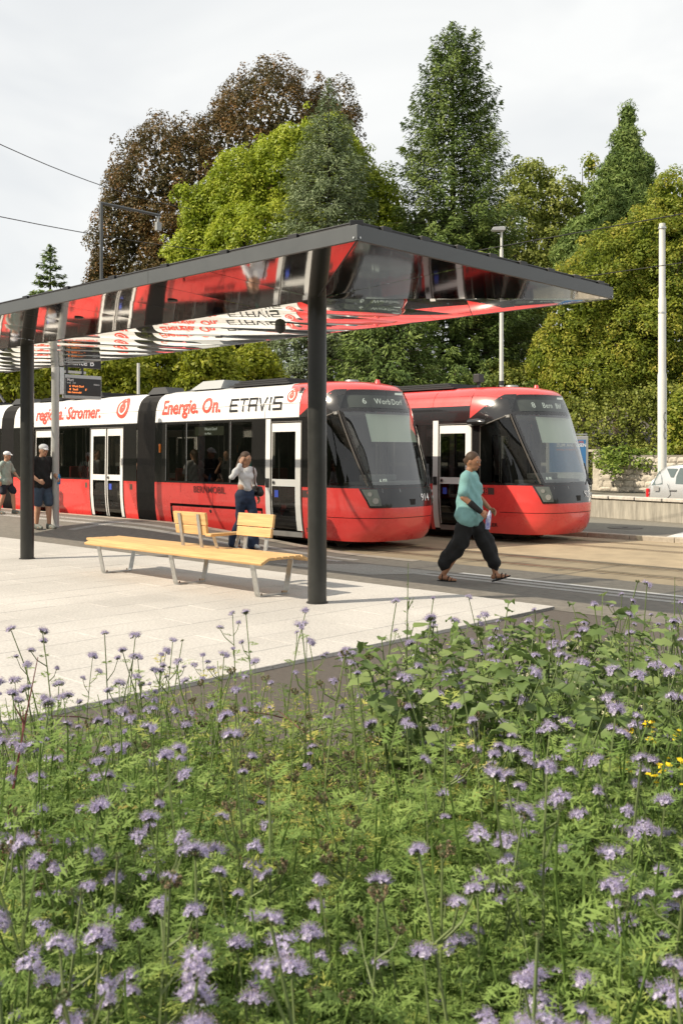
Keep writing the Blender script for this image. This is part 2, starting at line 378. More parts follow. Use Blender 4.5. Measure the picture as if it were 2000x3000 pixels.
def hull_side(x0, x1, z0, z1, sgn, e=0.0, nx=None, nz=None):
    """patch of the hull's side; x0/x1 numbers or functions of z; sgn -1 near side, +1 far side; e = proud of the hull"""
    fx0 = x0 if callable(x0) else (lambda z: x0); fx1 = x1 if callable(x1) else (lambda z: x1)
    nz = nz or max(2, int((z1-z0)/.07)); nx = nx or max(1, int(abs(fx1(z0)-fx0(z0))/.35)+1)
    b = MB()
    def fn(u, v):
        z = lerp(z0, z1, v); x = lerp(fx0(z), fx1(z), u); y = side_y(x, z)
        h = .01; ny = 1.0; nx_ = -(side_y(x+h, z)-side_y(x-h, z))/(2*h); nzz = -(hw(min(3.13, z+h))-hw(max(.061, z-h)))/(2*h)
        l_ = math.sqrt(nx_*nx_+1+nzz*nzz); return (x+e*nx_/l_, sgn*(y+e/l_), z+e*nzz/l_)
    b.grid(fn, nx, nz); return b
def hull_front(t0, t1, z0, z1, e=0.0, nt=18, nz=None):
    f0 = t0 if callable(t0) else (lambda z: t0); f1 = t1 if callable(t1) else (lambda z: t1)
    nz = nz or max(2, int((z1-z0)/.1)); b = MB()
    def fn(u, v):
        z = lerp(z0, z1, v); t = lerp(f0(z), f1(z), u); p = front_p(t, z)
        a = front_p(min(1, t+.01), z)-front_p(max(-1, t-.01), z); c_ = front_p(t, min(3.14, z+.02))-front_p(t, max(.06, z-.02))
        n_ = a.cross(c_).normalized() if a.length*c_.length > 1e-9 else Vector((1, 0, 0))
        if n_.x < 0 and abs(n_.x) > .3: n_ = -n_
        return tuple(p+n_*e)
    b.grid(fn, nt, nz); return b
PILLAR = lambda z: lerp(-.30, -.98, (z-1.07)/(2.53-1.07))
PIL_TH = lambda z: th_of_x(PILLAR(z), z)
def tram(name, label, loc, number, full_white, sections):
    T = thing(name, label, 'tram', (loc[0], loc[1], -.12))
    upper = M_WHITE if full_white else M_RED
    P = lambda b, nm, m, par=T, smooth=True, thick=0, fixn=True, bevel=0: b.build(nm, m, par, smooth, bevel=bevel, off=TOFF, thick=thick, fixn=fixn)
    # ---- nose
    lo = MB(); b1 = hull_front(-1, 1, .06, .50, 0, 40); P(b1, 'bumper', M_RED)
    b1 = hull_front(-1, 1, .512, 1.06, 0, 40); P(b1, 'nose_panel', M_RED)
    b1 = hull_front(-1, 1, .49, .525, -.012, 40, 1); P(b1, 'panel_gap', M_GAP)
    hb = lambda z: lerp(-.52, -.63, (z-.70)/(.36)); hood = P(hull_front(hb, lambda z: -hb(z), .70, 1.058, .006, 34), 'front_hood', M_BLACK)
    for sg in (-1, 1):
        a0 = lambda z, sg=sg: sg*lerp(.50, .60, (z-.70)/.36); a1 = lambda z, sg=sg: sg*lerp(.36, .40, (z-.70)/.36)
        hl = P(hull_front(a0, a1, .735, 1.04, .012, 8), 'headlight', M_DISP)
        for zz, rr, tt in ((.83, .058, .44), (.955, .042, .50)):
            c_ = front_p(sg*tt, zz); n_ = (front_p(sg*tt, zz)-Vector((xb(zz)-.1, 0, zz))).normalized()
            d_ = MB(); d_.disc(c_+n_*.012, n_, rr, 20, .012); P(d_, 'lamp_lens', M_LENS, hl)
    c_ = front_p(0, .80); d_ = MB(); d_.box((c_.x-.02, -.08, .74), (c_.x+.012, .06, .85)); P(d_, 'coupler_cover', M_GAP)
    vv = MB(); vv.add([tuple(front_p(t, z)+Vector((.008, 0, .0))) for z in (.985, 1.055) for t in (-.33, -.1)], [(0, 1, 3, 2)]); P(vv, 'hood_grille', M_GREY)
    # windscreen
    WT = lambda z: PIL_TH(z)+.035
    P(hull_front(PIL_TH, lambda z: -PIL_TH(z), 1.06, 1.12, .002, 24, 1), 'windscreen_trim', M_BLACK)
    ws = P(hull_front(WT, lambda z: -WT(z), 1.12, 2.50, .004, 26), 'windscreen', G_WIND)
    P(hull_front(PIL_TH, WT, 1.12, 2.50, .004, 3), 'windscreen_pillar', M_BLACK)
    P(hull_front(lambda z: -WT(z), lambda z: -PIL_TH(z), 1.12, 2.50, .004, 3), 'windscreen_pillar', M_BLACK)
    P(hull_front(PIL_TH, lambda z: -PIL_TH(z), 2.50, 2.56, .004, 24, 1), 'windscreen_trim', M_BLACK)
    hd = P(hull_front(PIL_TH, lambda z: -PIL_TH(z), 2.56, 2.93, .004, 24), 'header_glass', G_HEAD)
    P(hull_front(lambda z: PIL_TH(z), lambda z: -PIL_TH(z), 2.56, 2.93, -.09, 24), 'header_backing', mat('header_grey', (.05, .052, .05), .5))
    P(hull_front(-1, 1, 2.93, 3.14, 0, 36, 6), 'roof_cap', M_RED)
    # destination display behind the header glass
    dsp = P(hull_front(-.52, .40, 2.60, 2.84, -.05, 14), 'destination_display', M_DISP)
    def on_front(t, z, e=0): p = front_p(t, z); return p+Vector((e, 0, 0))
    pa_, pb_ = on_front(-.30, 2.64, .0), on_front(.33, 2.64, .0)
    dest = 'Worb Dorf' if full_white else 'Bern Bhf'
    up_ = on_front(0, 2.84)-on_front(0, 2.62)
    xd = Vector((0, 1, 0)); org = Vector((max(front_p(-.36, 2.66).x, front_p(.3, 2.66).x)-.16, -.52, 2.66+.12))
    def wrap(o_, e):      # lay flat lettering on the curved front
        for v in o_.data.vertices:
            z = v.co.z-.12; k = min(.98, abs(v.co.y)/hw(z)); v.co.x = xb(z)+(xn(z)-xb(z))*(1-k**NEXP)**(1/NEXP)+e
        return o_
    for ch, yy in (('6' if full_white else '8', -.66), (dest.split()[0], -.42), (dest.split()[1], .02)): wrap(text('display_text', ch, M_LED, T, face_M((0, yy, 2.655+.12), (0, 1, 0), (0, 0, 1)), .155, 0, .0, 1.1), -.035)
    lamp = MB(); q = on_front(.13, 2.875, -.03); lamp.box((q.x-.02, q.y-.1, q.z-.02), (q.x, q.y+.1, q.z+.02)); P(lamp, 'header_lamp', M_LED, smooth=False)
    # sun blind and cab
    bl = MB(); bl.add([(xn(z)-.14, y, z) for z in (1.93, 2.46) for y in (-.70, .62)], [(0, 1, 3, 2)]); P(bl, 'sun_blind', M_BLIND)
    da = MB(); da.box((-1.0, -.88, .75), (-.50, .88, 1.17)); da.box((-.95, -.5, 1.17), (-.72, .35, 1.30)); P(da, 'dashboard', mat('dash_grey', (.10, .105, .105), .6), smooth=False, bevel=.03)
    text('dash_text', '6-03' if full_white else '8-05', M_LED, T, face_M((-.60, -.28, 1.26), (0, 1, 0), (-.25, 0, 1)), .12, .001)
    bw = MB(); bw.box((-1.98, -1.06, .3), (-1.93, -.35, 2.5)); bw.box((-1.98, .35, .3), (-1.93, 1.06, 2.5)); bw.box((-1.98, -.35, 2.1), (-1.93, .35, 2.5)); P(bw, 'cab_bulkhead', mat('cab_dark', (.045, .045, .045), .6), smooth=False)
    stt = MB(); stt.box((-1.65, -.25, .75), (-1.15, .25, .9)); stt.box((-1.75, -.24, .85), (-1.6, .24, 1.6)); stt.box((-1.72, -.14, 1.62), (-1.62, .14, 1.82)); stt.tube([(-1.4, 0, .3), (-1.4, 0, .78)], .05); P(stt, 'driver_seat', M_SEAT, smooth=False, bevel=.04)
    for sg in (-1, 1):
        # cab sides: red panel under, black around the quarter window, slanted header
        b = hull_side(-1.94, lambda z: PILLAR(max(1.07, z)), 1.06, 1.11, sg, .002); P(b, 'cab_side_trim', M_BLACK)
        P(hull_side(-1.94, -1.66, 1.11, 2.42, sg, 0), 'cab_side_panel', M_BLACK)
        wtop = lambda z: lerp(-1.66, -1.02, 1)
        cw = MB()
        def qf(u, v, sg=sg):
            x = lerp(-1.66, PILLAR(lerp(1.11, lerp(2.30, 2.53, u), v))-.05, u); z = lerp(1.11, lerp(2.28, 2.50, u), v); return (x, sg*(side_y(x, z)+.004), z)
        cw.grid(qf, 6, 10); P(cw, 'cab_window', G_SIDE)
        fr = MB()
        fr.tube([(PILLAR(z)-.03, sg*(side_y(PILLAR(z)-.03, z)+.006), z) for z in np.linspace(1.1, 2.52, 8)], .018, 6)
        fr.tube([qf(u, 1) for u in np.linspace(0, 1, 6)], .014, 6); fr.tube([qf(0, v) for v in np.linspace(0, 1, 6)], .012, 6); P(fr, 'cab_window_frame', mat('window_seal', (.09, .08, .07), .5))
        def hf(u, v, sg=sg):
            x = lerp(-1.94, PILLAR(2.53), u); zb = lerp(2.30, 2.50, min(1, max(0, (x+1.66)/.64))) if x > -1.66 else 2.42
            zb = min(zb, 2.52); zt = lerp(2.45, 2.94, min(1, max(0, (x+1.94)/.72))); z = lerp(zb, zt, v); xx = min(x, -.90 if z < 2.9 else -1.0)
            return (xx, sg*(side_y(xx, z)+.003), z)
        hbk = MB(); hbk.grid(hf, 16, 6); P(hbk, 'cab_header_panel', M_BLACK)
        P(hull_side(-1.94, lambda z: lerp(-1.94, PILLAR(2.53)+.02, (z-2.45)/.47)+.0, 2.45, 2.935, sg, 0, 10, 6), 'cab_shoulder', M_RED)
        P(hull_side(-3.0 if False else -1.94, lambda z: xb(z)+.02, .06, 1.06, sg, 0), 'cab_skirt', M_RED)
        sm = MB(); sm.box((-1.94, sg*1.1, 2.44), (-1.93, sg*1.15, 2.46)); 
        # mirror camera pod
        pod = MB(); yy = sg*1.13
        pod.tube([(-1.92, yy, 2.34), (-1.86, yy+sg*.10, 2.36), (-1.60, yy+sg*.15, 2.36), (-1.44, yy+sg*.13, 2.35)], [.05, .075, .075, .05], 10)
        if not full_white or sg == 1: P(pod, 'mirror_camera', M_BLACK if sg == -1 else M_RED)
        # seam between cab and saloon
        gs = hull_side(-1.952, -1.938, .06, 3.05, sg, .002, 1); P(gs, 'panel_gap', M_GAP)
    # wiper
    wp = MB(); p0 = front_p(.22, 1.08)+Vector((.04, 0, 0)); p1 = front_p(.56, 1.50)+Vector((.05, .03, 0)); p2 = front_p(.42, 1.82)+Vector((.05, .03, 0))
    wp.tube([p0, p1], .013, 6); wp.tube([p0+Vector((0, .06, 0)), p1+Vector((0, .04, 0))], .010, 6); wp.tube([front_p(.40, 1.12)+Vector((.05, 0, 0)), front_p(.60, 1.78)+Vector((.05, .02, 0))], .010, 6); P(wp, 'wiper', M_DARK)
    # front number
    c_ = front_p(.36, .84); tx = (front_p(.50, .84)-front_p(.22, .84)).normalized(); nn = tx.cross(Vector((0, 0, 1)))
    wrap(text('fleet_number', number, M_LETW, T, face_M((0, .24, .81+.12), (0, 1, 0), (0, 0, 1)), .19, 0, .003), .016)
    # ---- saloon sections
    XF = -1.952
    def skirt(x0, x1, sg, z0=.06, z1=1.06): P(hull_side(x0, x1, z0, z1, sg, 0), 'skirt_panel', M_RED)
    def band(x0, x1, sg):
        if full_white:
            bnd = hull_side(x0, x1, 2.42, 3.14, sg, 0); P(bnd, 'roof_band', M_WHITE)
            P(hull_side(x0, x1, 2.40, 2.422, sg, .004, None, 1), 'band_trim', M_DARK)
            P(hull_side(x0, x1, 2.695, 2.702, sg, .002, None, 1), 'panel_gap', M_GAP)
        else:
            P(hull_side(x0, x1, 2.72, 3.14, sg, 0), 'roof_band', M_RED)
            P(hull_side(x0, x1, 2.40, 2.72, sg, 0), 'black_band', M_BLACK)
    def window(x0, x1, sg, frame=True):
        w_ = P(hull_side(x0+.03, x1-.03, 1.10, 2.38, sg, -.004), 'window', G_SIDE)
        f_ = MB()
        for (a, b_, c0, c1) in ((x0, x0+.035, 1.06, 2.42), (x1-.035, x1, 1.06, 2.42), (x0+.035, x1-.035, 1.06, 1.10), (x0+.035, x1-.035, 2.36, 2.42)):
            s_ = hull_side(a, b_, c0, c1, sg, .001); f_.add(s_.v, s_.f)
        P(f_, 'window_frame', M_BLACK, w_)
        if frame:
            f_ = MB(); f_.tube([(x0+.03, sg*(hw(1.2)+.003), 1.1), (x0+.03, sg*(hw(2.3)+.003), 2.38)], .007, 5); P(f_, 'window_trim', M_GREY, w_)
    def blackp(x0, x1, sg): P(hull_side(x0, x1, 1.06, 2.42, sg, 0), 'black_panel', M_BLACK)
    def door(x0, x1, sg, leaves):
        D = P(hull_side(x0, x1, 2.325, 2.42, sg, -.01), 'door', M_BLACK)
        n = leaves; wl_ = (x1-x0)/n
        fr = MB()
        for k in range(n):
            a, b_ = x0+k*wl_+.03, x0+(k+1)*wl_-.03; lb = .11 if (k == 0) else .03; rb = .11 if (k == n-1) else .03
            if n == 1: lb, rb = .015, .15
            for (u0, u1, v0, v1) in ((a, b_, 2.14, 2.31), (a, b_, 1.06, 1.20), (a, a+lb, .20, 1.06), (a, a+lb, 1.20, 2.14), (b_-rb, b_, .20, 1.06), (b_-rb, b_, 1.20, 2.14)):
                s_ = hull_side(u0, u1, v0, v1, sg, .006); fr.add(s_.v, s_.f)
            for (v0, v1) in ((.22, .56), (.575, 1.06), (1.20, 2.14)):
                gl = hull_side(a+lb, b_-rb, v0, v1, sg, -.004); P(gl, 'door_glass', G_SIDE, D)
            bt = MB(); xx = a+.07 if n == 1 or k == 1 else b_-.05
            if n == 1 or k == 1:
                bt.disc((xx, sg*(hw(1.13)+.006), 1.13), (0, sg, 0), .042, 16, .012); P(bt, 'door_button', M_ALU, D)
                bt = MB(); bt.disc((xx, sg*(hw(1.13)+.018), 1.13), (0, sg, 0), .026, 14, .008); P(bt, 'button_cap', M_DARK, D)
                st = hull_side(xx+.02, xx+.13, .84, .98, sg, .004, 1, 1); P(st, 'accessibility_sticker', M_BLUE, D)
        P(fr, 'door_frame', M_WHITE, D, smooth=False)
        sl_ = MB(); 
        for xx in ([x0+.008, x1-.008]+([(x0+x1)/2] if n == 2 else [])): sl_.tube([(xx, sg*(hw(z)+.004), z) for z in np.linspace(.16, 2.33, 14)], .019, 6)
        sl_.tube([(x0, sg*(hw(2.33)+.004), 2.335), (x1, sg*(hw(2.33)+.004), 2.335)], .012, 6)
        P(sl_, 'door_seal', mat('window_seal', (.09, .08, .07), .5), D)
        s_ = MB(); s_.box((x0+.02, min(sg*1.0, sg*1.10), .07), (x1-.02, max(sg*1.0, sg*1.10), .17)); P(s_, 'door_sill', M_ALU, D, smooth=False)
    for sg in (-1, 1):
        # front section
        blackp(-1.952, -1.86, sg); door(-2.76, -1.86, sg, 1)
        P(hull_side(-2.92, -2.775, .1, 2.42, sg, .003), 'door_post', M_WHITE)
        pb = MB(); pb.box((-2.9, min(sg*1.145, sg*1.165), 1.03), (-2.80, max(sg*1.145, sg*1.165), 1.21)); P(pb, 'door_opener', M_DARK, smooth=False)
        blackp(-3.32, -2.92, sg); window(-4.06, -3.32, sg); window(-5.57, -4.06, sg); window(-6.34, -5.57, sg); blackp(-6.74, -6.34, sg)
        skirt(-6.74, -6.16, sg); skirt(-6.16, -3.02, sg, .60, 1.06); skirt(-3.02, -2.92, sg); skirt(-1.952, -1.86, sg)
        wc = hull_side(-6.10, -3.08, .06, .54, sg, -.012); P(wc, 'wheel_cover', M_RED)
        sl_ = hull_side(-6.16, -3.02, .06, .60, sg, -.06); P(sl_, 'wheel_cover_gap', M_GAP)
        band(-6.74, XF, sg)
        mk = MB(); mk.box((-6.57, min(sg*1.135, sg*1.16), 1.73), (-6.51, max(sg*1.135, sg*1.16), 1.93)); P(mk, 'marker_lamp', M_ORANGE, bevel=.02)
        for xx, z0_, z1_ in ((-4.62, .60, 1.06), (-5.75, .86, 1.06), (-2.96, 2.42, 3.05), (-4.9, 2.70, 3.05)): P(hull_side(xx-.004, xx+.004, z0_, z1_, sg, .0025, 1), 'panel_gap', M_GAP)
        # further sections
        x1 = -7.47
        for k in range(sections):
            x0 = x1-5.97
            blackp(x1-.54, x1, sg); door(x1-2.02, x1-.54, sg, 2); window(x1-3.75, x1-2.02, sg)
            door(x1-4.75, x1-3.75, sg, 1) if k != 1 else window(x1-4.75, x1-3.75, sg)
            window(x0+.45, x1-4.75, sg); blackp(x0, x0+.45, sg)
            skirt(x1-.54, x1, sg); skirt(x1-3.75, x1-2.02, sg); skirt(x0, x1-4.75, sg)
            if k == 1: skirt(x1-4.75, x1-3.75, sg)
            band(x0, x1, sg)
            for xx in (x1-.22, x1-2.2):
                v_ = hull_side(xx-.05, xx+.05, .86, .99, sg, .003, 1, 1); P(v_, 'vent', mat('vent_grey', (.12, .07, .05), .6))
            x1 = x0-.73
    # bellows between sections
    x1 = -6.74
    for k in range(sections+1):
        b = MB(); n_ = 9
        prof = [(.12, 1.02)]+[(z, hw(z)-.03) for z in (.4, .8, 1.4, 2.0, 2.42, 2.7, 2.9, 3.02)]+[(3.06, .80)]
        rings = []
        for i in range(n_*2+1):
            x = lerp(x1, x1-.73, i/(n_*2)); e = .045 if i % 2 else -.02
            rings.append([(x, -(y+e), z) for z, y in prof]+[(x, y+e, z) for z, y in reversed(prof)])
        m_ = len(rings[0]); b.add([q for r_ in rings for q in r_], [(i*m_+j, i*m_+(j+1) % m_, (i+1)*m_+(j+1) % m_, (i+1)*m_+j) for i in range(n_*2) for j in range(m_-1)])
        P(b, 'bellows', M_RUB, smooth=False)
        for sg in (-1, 1): P(MB().prism([(x1-.80, sg*.8, 3.1), (x1-.62, sg*.75, 3.26), (x1-.14, sg*.75, 3.26), (x1+.06, sg*.8, 3.1)], (0, -sg*.5, 0)), 'bellows_hood', M_DARK, smooth=False)
        x1 -= 5.97+.73
    xe = -7.47-sections*6.7+.73
    # floor, roof, ceiling, rear wall
    fl = MB(); fl.box((xe, -1.03, .28), (-.9, 1.03, .33)); P(fl, 'floor', mat('tram_floor', (.09, .09, .09), .7), smooth=False)
    rf = MB(); rf.add([(xe, -.56, 3.141), (-1.6, -.56, 3.141), (-1.6, .56, 3.141), (xe, .56, 3.141)], [(0, 1, 2, 3)]); P(rf, 'roof', M_GREY, smooth=False)
    ce = MB(); ce.box((xe, -1.05, 2.45), (-1.0, 1.05, 2.50)); P(ce, 'ceiling', mat('ceiling_grey', (.28, .28, .27), .6), smooth=False)
    rw = MB(); rw.box((xe-.03, -1.1, .2), (xe, 1.1, 3.1)); P(rw, 'rear_wall', M_DARK, smooth=False)
    uf = MB(); uf.box((xe, -.85, .0), (-.9, .85, .2)); P(uf, 'underframe', M_GAP, smooth=False)
    for xw in (-1.35, -3.9, -5.2, -9.0, -10.6):
        for yy in (-.5, .5):
            w_ = MB(); w_.tube([(xw, yy-.06, .19), (xw, yy+.06, .19)], .30, 20); P(w_, 'wheel', mat('wheel_steel', (.08, .07, .06), .5, metal=.6))
    # roof equipment
    eq = [(-6.0, -4.9, .09, .70, .0), (-4.6, -2.7, .14, .70, 1), (-11.2, -9.6, .14, .7, 1), (-13.0, -11.6, .10, .7, 1)]
    for a, b_, h_, w_, st in eq:
        if a < xe: continue
        e_ = MB(); 
        if st: 
            for q in range(3): e_.box((a+.1*q, -w_+.05*q, 3.142+h_/3*q), (b_-.1*q, w_-.05*q, 3.142+h_/3*(q+1)-.012))
        else: e_.prism([(a, -w_, 3.142), (a+.35, -w_+.1, 3.142+h_+.1), (b_, -w_+.1, 3.142+h_+.1), (b_, -w_, 3.142)], (0, 2*w_-.1, 0))
        P(e_, 'roof_equipment', M_DARK if st else M_GREY, smooth=False)
    an = MB(); an.tube([(-1.75, .15, 3.13), (-1.75, .15, 3.20)], [.16, .13], 20); P(an, 'roof_antenna', M_GREY)
    an = MB(); an.tube([(-1.32, .45, 3.10), (-1.32, .45, 3.20)], [.07, .04], 12); P(an, 'roof_beacon', M_RED)
    sp = MB(); sp.box((-2.25, -.45, 3.14), (-2.19, -.39, 3.30)); sp.box((-2.30, -.52, 3.26), (-2.14, -.34, 3.44)); P(sp, 'roof_floodlight', M_DARK, smooth=False, bevel=.01)
    if full_white:      # raised current collector on the third section
        px0 = -16.6
        b = MB(); b.box((px0-.5, -.5, 3.2), (px0+.5, .5, 3.26)); b.tube([(px0+.45, -.4, 3.14), (px0+.45, -.4, 3.22)], .05); b.tube([(px0-.45, .4, 3.14), (px0-.45, .4, 3.22)], .05); pn = P(b, 'pantograph', M_DARK, smooth=False)
        b = MB(); b.tube([(px0+.4, 0, 3.26), (px0-1.0, 0, 4.25)], .045, 8); P(b, 'lower_arm', M_DARK, pn)
        b = MB(); b.tube([(px0-1.0, 0, 4.25), (px0+.35, -.25, 5.2)], .028, 8); b.tube([(px0-1.0, 0, 4.25), (px0+.35, .25, 5.2)], .028, 8); P(b, 'upper_arm', M_DARK, pn)
        b = MB(); b.tube([(px0+.35, -.85, 5.05), (px0+.35, -.6, 5.22), (px0+.35, .6, 5.22), (px0+.35, .85, 5.05)], .025, 8); P(b, 'collector_bow', M_GREY, pn)
    # seats and handrails
    xs = list(np.arange(-3.5, -6.4, -.82))+list(np.arange(-9.7, -13.2, -.85))+list(np.arange(-16.4, -20, -.85))
    for x in xs:
        if x < xe+.4: continue
        for yy in (-.72, .72):
            s_ = MB(); s_.box((x-.22, yy-.24, .68), (x+.22, yy+.24, .76)); s_.box((x-.28, yy-.23, .72), (x-.20, yy+.23, 1.38)); s_.box((x-.1, yy-.1, .33), (x+.1, yy+.1, .68)); P(s_, 'seat', M_SEAT if random.random() < .7 else M_SEATR, smooth=False, bevel=.03)
    for x in (-2.0, -3.2, -5.0, -6.5, -7.9, -9.6, -11.2, -12.6, -14.8, -16.4):
        if x < xe+.3: continue
        for yy in (-.52, .52):
            h_ = MB(); h_.tube([(x, yy, .33), (x, yy, 2.45)], .017, 8); P(h_, 'handrail', M_ALU)
    return T
tram914 = tram('tram', 'red and white articulated tram numbered 914, nearest to the platform', (-11.85, 14.15), '914', True, 4)
tram928 = tram('tram', 'plain red tram numbered 928 with black window band, behind the white-topped one', (-10.42, 17.72), '928', False, 1)
# lettering on the side facing the square
def sidetext(T, s, m, x, z0, size, off=.0, sx=1.0, zz=None, name='lettering', e=.012, space=1.0):
    za, zb = z0, z0+size*.7; ya, yb = -(hw(za)+e), -(hw(zb)+e)
    o_ = text(name, s, m, T, face_M((x, ya, za+.12), (1, 0, 0), (0, 0, 1)), size, 0, off, space, sx)
    for v in o_.data.vertices: v.co.y = -(hw(v.co.z-.12)+e)
    return o_
def power_logo(T, x, z, rw, rh, m, m2):
    """filled round badge with a power sign left open in white"""
    def pt(a, k): zz = math.sin(a)*rh*k; return (x+math.cos(a)*rw*k, -(hw(z+zz)+.011), z+.12+zz)
    b = MB(); n = 40; b.grid(lambda u, v: pt(u*2*math.pi, v), 40, 6); L = b.build('logo', m, T)
    b = MB()
    def ring(k0, k1, a0, a1, n=28):
        vs_ = []; 
        for i in range(n+1):
            a = lerp(a0, a1, i/n); vs_ += [tuple(Vector(pt(a, k0))+Vector((0, -.004, 0))), tuple(Vector(pt(a, k1))+Vector((0, -.004, 0)))]
        b.add(vs_, [(2*i, 2*i+1, 2*i+3, 2*i+2) for i in range(n)])
    ring(.50, .66, math.pi/2+.55, math.pi/2+2*math.pi-.55)
    def bar(w, za, zb):
        b.add([tuple(Vector((x+sx*w*rw, -(hw(z+zq*rh)+.015), z+.12+zq*rh))) for sx, zq in ((-1, za), (1, za), (1, zb), (-1, zb))], [(0, 1, 2, 3)])
    bar(.09, .05, .82); b.build('logo_sign', m2, L)
T = tram914
sidetext(T, 'Energie. On.', M_LETR, -6.52, 2.60, .45, .011, .94)
sidetext(T, 'regional Stromer.', M_LETR, -12.25, 2.60, .45, .011, 1.0)
power_logo(T, -8.14, 2.80, .25, .245, M_LETR, M_WHITE)
power_logo(T, -2.22, 2.855, .135, .135, M_LETR, M_WHITE)
v_ = MB()
for k in range(6): v_.box((-2.06, -(hw(2.9)+.012), 2.90+.022*k+.12), (-1.98, -(hw(3.0)), 2.91+.022*k+.12))
v_.build('vent', M_GREY, T)
# block letters ETAVIS: rounded strokes
def blockletters(T, x0, z0, h, w, gap, t):
    G_ = {'E': [[(1, 1), (0, 1), (0, 0), (1, 0)], [(0, .5), (.9, .5)]], 'T': [[(0, 1), (1, 1)], [(.5, 1), (.5, 0)]], 'A': [[(0, 0), (0, 1), (1, 1), (1, 0)], [(0, .42), (1, .42)]],
          'V': [[(0, 1), (.5, 0), (1, 1)]], 'I': [[(.5, 0), (.5, 1)]], 'S': [[(1, 1), (0, 1), (0, .5), (1, .5), (1, 0), (0, 0)]]}
    x = x0; b = MB()
    for ch in 'ETAVIS':
        ww = w*.35 if ch == 'I' else w
        for pl in G_[ch]:
            P3 = [(x+(.0 if ch == 'I' else 0)+u*ww, -(hw(z0+v*h)+.012), z0+v*h+.12) for u, v in pl]
            for a, c_ in zip(P3[:-1], P3[1:]):
                a, c_ = Vector(a), Vector(c_); d = (c_-a).normalized(); nrm = Vector((d.z, 0, -d.x))*t/2; a2, c2 = a-d*t*.45, c_+d*t*.45
                b.add([a2+nrm, c2+nrm, c2-nrm, a2-nrm], [(0, 1, 2, 3)])
        x += ww+gap
    b.build('lettering', M_LETK, T)
blockletters(T, -4.07, 2.60, .235, .225, .075, .045)
sidetext(T, 'BERNMOBIL', M_LETG, -5.28, .865, .20, .001, 1.03)
sidetext(T, 'STADLER', M_LETK, -1.78, .20, .10, .002, 1.3)
nb = hull_side(-1.86+.02, -1.28, .86, 1.0, -1, .004, 4, 1); nb.build('number_plate', mat('plate_brown', (.08, .05, .045), .5), T, off=TOFF); sidetext(T, '914', M_RED, -1.70, .865, .185, .001, 1.0, e=.014)
T = tram928
sidetext(T, 'STADLER', M_LETK, -1.78, .20, .10, .002, 1.3)
nb = hull_side(-1.80, -1.30, .86, 1.0, -1, .004, 4, 1); nb.build('number_plate', mat('plate_brown', (.08, .05, .045), .5), T, off=TOFF); sidetext(T, '928', M_RED, -1.72, .865, .185, .001, 1.0, e=.014)
# electronic destination panel and timetable behind the middle window
b = MB(); b.box((-5.35, -1.06, 2.10), (-4.35, -1.03, 2.30)); dp = b.build('side_display', mat('side_display', (.12, .14, .10), .4), tram914, off=TOFF)
text('side_display_text', 'Worb Dorf', M_LED, tram914, face_M((-5.0, -1.066, 2.21+.12), (1, 0, 0), (0, 0, 1)), .09, .001)
text('side_display_text', 'via Muri', M_LED, tram914, face_M((-5.0, -1.066, 2.12+.12), (1, 0, 0), (0, 0, 1)), .07, .001)
# ------------------------------------------------------------------ shelter
M_ANTH = mat('anthracite_paint', (.072, .078, .080), .42, noise=.08, nscale=4, coat=.15)
M_COLM = mat('column_paint', (.020, .021, .019), .36, noise=.25, nscale=7, bump=.05, bscale=30, coat=.2)
M_MIRR = mat('mirror_panel', (.80, .77, .74), .05, metal=1.0, bump=.05, bscale=2.5)
M_RAILB = mat('black_rail', (.012, .012, .013), .45)
G_ROOF = glass('roof_glass', (.86, .88, .86), .22, .97, 1.25, .0, (.80, .79, .77))
XA, YA, YB, YV, ZE, ZV = -5.83, 6.194, 10.70, 7.774, 3.574, 3.472
XC1, XC2, XL = XA-2.109, XA-8.826, -21.2
shel = thing('tram_shelter', 'flat dark steel shelter with mirrored soffit on round black columns', 'shelter', (XC1, YV, 0))
SO = Vector((-XC1, -YV, 0))
def panel(name, m, P0, P1, P2, P3=None, sag=.0, nu=8, nv=8, gap=.008):
    """soffit panel from corner points; sags a little between its edges"""
    b = MB(); c = (P0+P1+P2+(P3 or P2))/4 if P3 else (P0+P1+P2)/3
    q = [p+(c-p).normalized()*gap for p in ((P0, P1, P2, P3) if P3 else (P0, P1, P2, P2))]
    def fn(u, v):
        p = (q[0]*(1-u)+q[1]*u)*(1-v)+(q[3]*(1-u)+q[2]*u)*v
        return tuple(p-Vector((0, 0, sag*4*u*(1-u)*(.4+.6*4*v*(1-v)))))
    b.grid(fn, nu, nv); me = None
    o_ = b.build(name, m, shel, True, off=SO, autos=80); return o_
V3 = lambda x, y, z: Vector((x, y, z))
FI = .03
A_, B_, C_, Mm = V3(XA-FI, YA+FI, ZE), V3(XA-FI, YB-FI, ZE), V3(XC1, YV, ZV), V3(XA-FI, YV+.08, ZE)
panel('soffit_panel', M_MIRR, A_, V3(XC1, YA+FI, ZE), C_, None, .001)
panel('soffit_panel', M_MIRR, A_, Mm, C_, None, .001)
panel('soffit_panel', M_MIRR, Mm, B_, C_, None, .001)
xs = list(np.arange(XC1, XL+.3, -1.03))
for i, x in enumerate(xs):
    x2 = xs[i+1] if i+1 < len(xs) else XL
    panel('soffit_panel', M_MIRR, V3(x, YA+FI, ZE), V3(x2, YA+FI, ZE), V3(x2, YV, ZV), V3(x, YV, ZV), random.uniform(.0006, .0022))
    panel('glass_panel', G_ROOF, V3(x, YV, ZV), V3(x2, YV, ZV), V3(x2, YB-FI, ZE), V3(x, YB-FI, ZE), random.uniform(.006, .009), 10, 10)
panel('glass_panel', G_ROOF, C_, V3(XC1, YB-FI, ZE), B_, None, .004)
